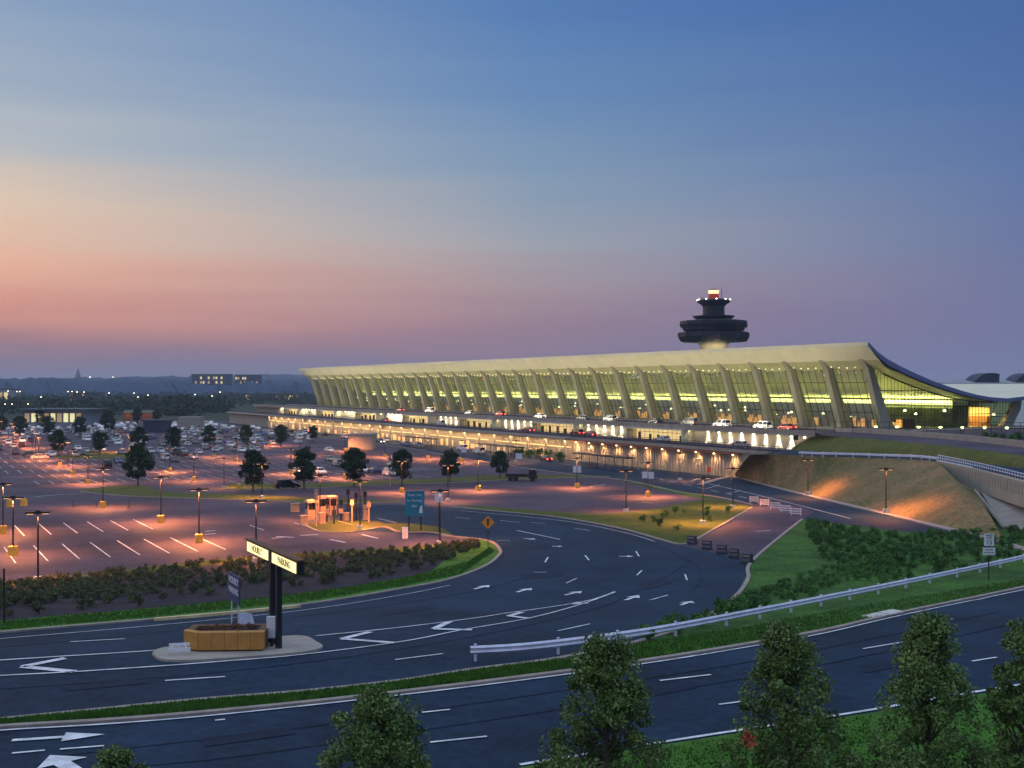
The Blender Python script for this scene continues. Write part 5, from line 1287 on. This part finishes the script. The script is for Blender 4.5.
for _ in range(620):
    y = rs.uniform(760,1500); px = rs.uniform(-60,340); x = (px-512)/F*y
    if 228 < px and y < 1100: continue
    r = rs.uniform(5,9)*(1.0 if y < 1200 else 1.3); cents.append((x, y, r*.55, r))
leaf_cloud(26000, clumpy(cents), 1.5, 9).build('far_wood', 'leaf_dark', fix=False); tag(bpy.data.objects['far_wood'], 'dark far-off wood stretching below the blue hills', 'wood', None, 'stuff')
cents = []
for _ in range(70):
    px = rs.uniform(140,222); y = rs.uniform(860,960); h = rs.uniform(9,15)
    for k in range(3): cents.append(((px-512)/F*y, y, h*(.25+.27*k), h*.26*(1-.25*k)))
leaf_cloud(7000, clumpy(cents), 1.3, 10).build('tree_belt', 'leaf_dark', fix=False); tag(bpy.data.objects['tree_belt'], 'dark belt of conifers beyond the car park', 'wood', None, 'stuff')
fl = thing('floodlight_mast', 'x', 'lamp'); MB().bar((0,0,0),(0,0,9),.18,5).build('pole','darkmetal',fl); MB().lathe([(.3,9),(.62,9.3),(.62,9.9),(.3,10.2)],8).build('lens','lamp_far',fl)
for px, y, Y in [(51,379,2300),(90,377,3600),(113,377,3600),(123,378,3600),(8,391,1100),(17,391.5,1100),(20,391.5,1100),(41,397,1000),(68,391.5,1200),(72,391.5,1200),(77,392,1200),(84,392,1200),(109,393,1200),(134,393,1100),(138,397,1000),(148,395,1000),(153,398,1000),(164,397,1000),(195,394.5,1000),(212,396,1000),(220,392,1200),(176,379,3300),(28,404,800),(12,404,700),(5,404,700)]:
    X = (px-512)/F*Y; z = CZ-(y-387)*Y/F; s = Y/1000; first_or_clone(fl, USED, (X,Y,max(0,z-5.8*s)), 0, label='tiny bright lamp on a mast on the distant left skyline', group='distant lamps on the skyline', scale=s*.6)
# sodium-lit patches of wall beyond the lot
for px0, px1, lab in [(123,133,'left of two small orange-lit sheds beyond the lot'),(141,153,'right of two small orange-lit sheds beyond the lot')]:
    Y = 640; x0 = (px0-512)/F*Y; x1 = (px1-512)/F*Y; t = thing('orange_shed', lab, 'shed', (x0,Y,0)); MB().box(0,x1-x0,0,6,-.2,5.0).build('wall','brown',t); MB().prism([(-.4,5.0),(3,6.6),(6.4,5.0)],-.3,x1-x0+.3,'x').build('roof','greyroof',t)
    spot('shed_light', ((x1-x0)/2,-4,8), (rad(25),0,0), 1300, (1,.35,.12), 120, .6, .3, t)
# ================================================================== HAZE
HAZE = True
if HAZE:
    q = MB(); q.box(-6000,6000,-500,7500,-1.5,112); hz_ = q.build('haze','white'); tag(hz_, 'thin blue evening haze over the whole place', 'haze', None, 'stuff')
    m = bpy.data.materials.new('haze'); m.use_nodes = True; n_ = m.node_tree; n_.nodes.clear(); o_ = n_.nodes.new('ShaderNodeOutputMaterial'); v_ = n_.nodes.new('ShaderNodeVolumePrincipled')
    v_.inputs['Color'].default_value = (.74,.85,1,1); v_.inputs['Density'].default_value = .00013; n_.links.new(v_.outputs[0], o_.inputs['Volume']); hz_.data.materials.clear(); hz_.data.materials.append(m)
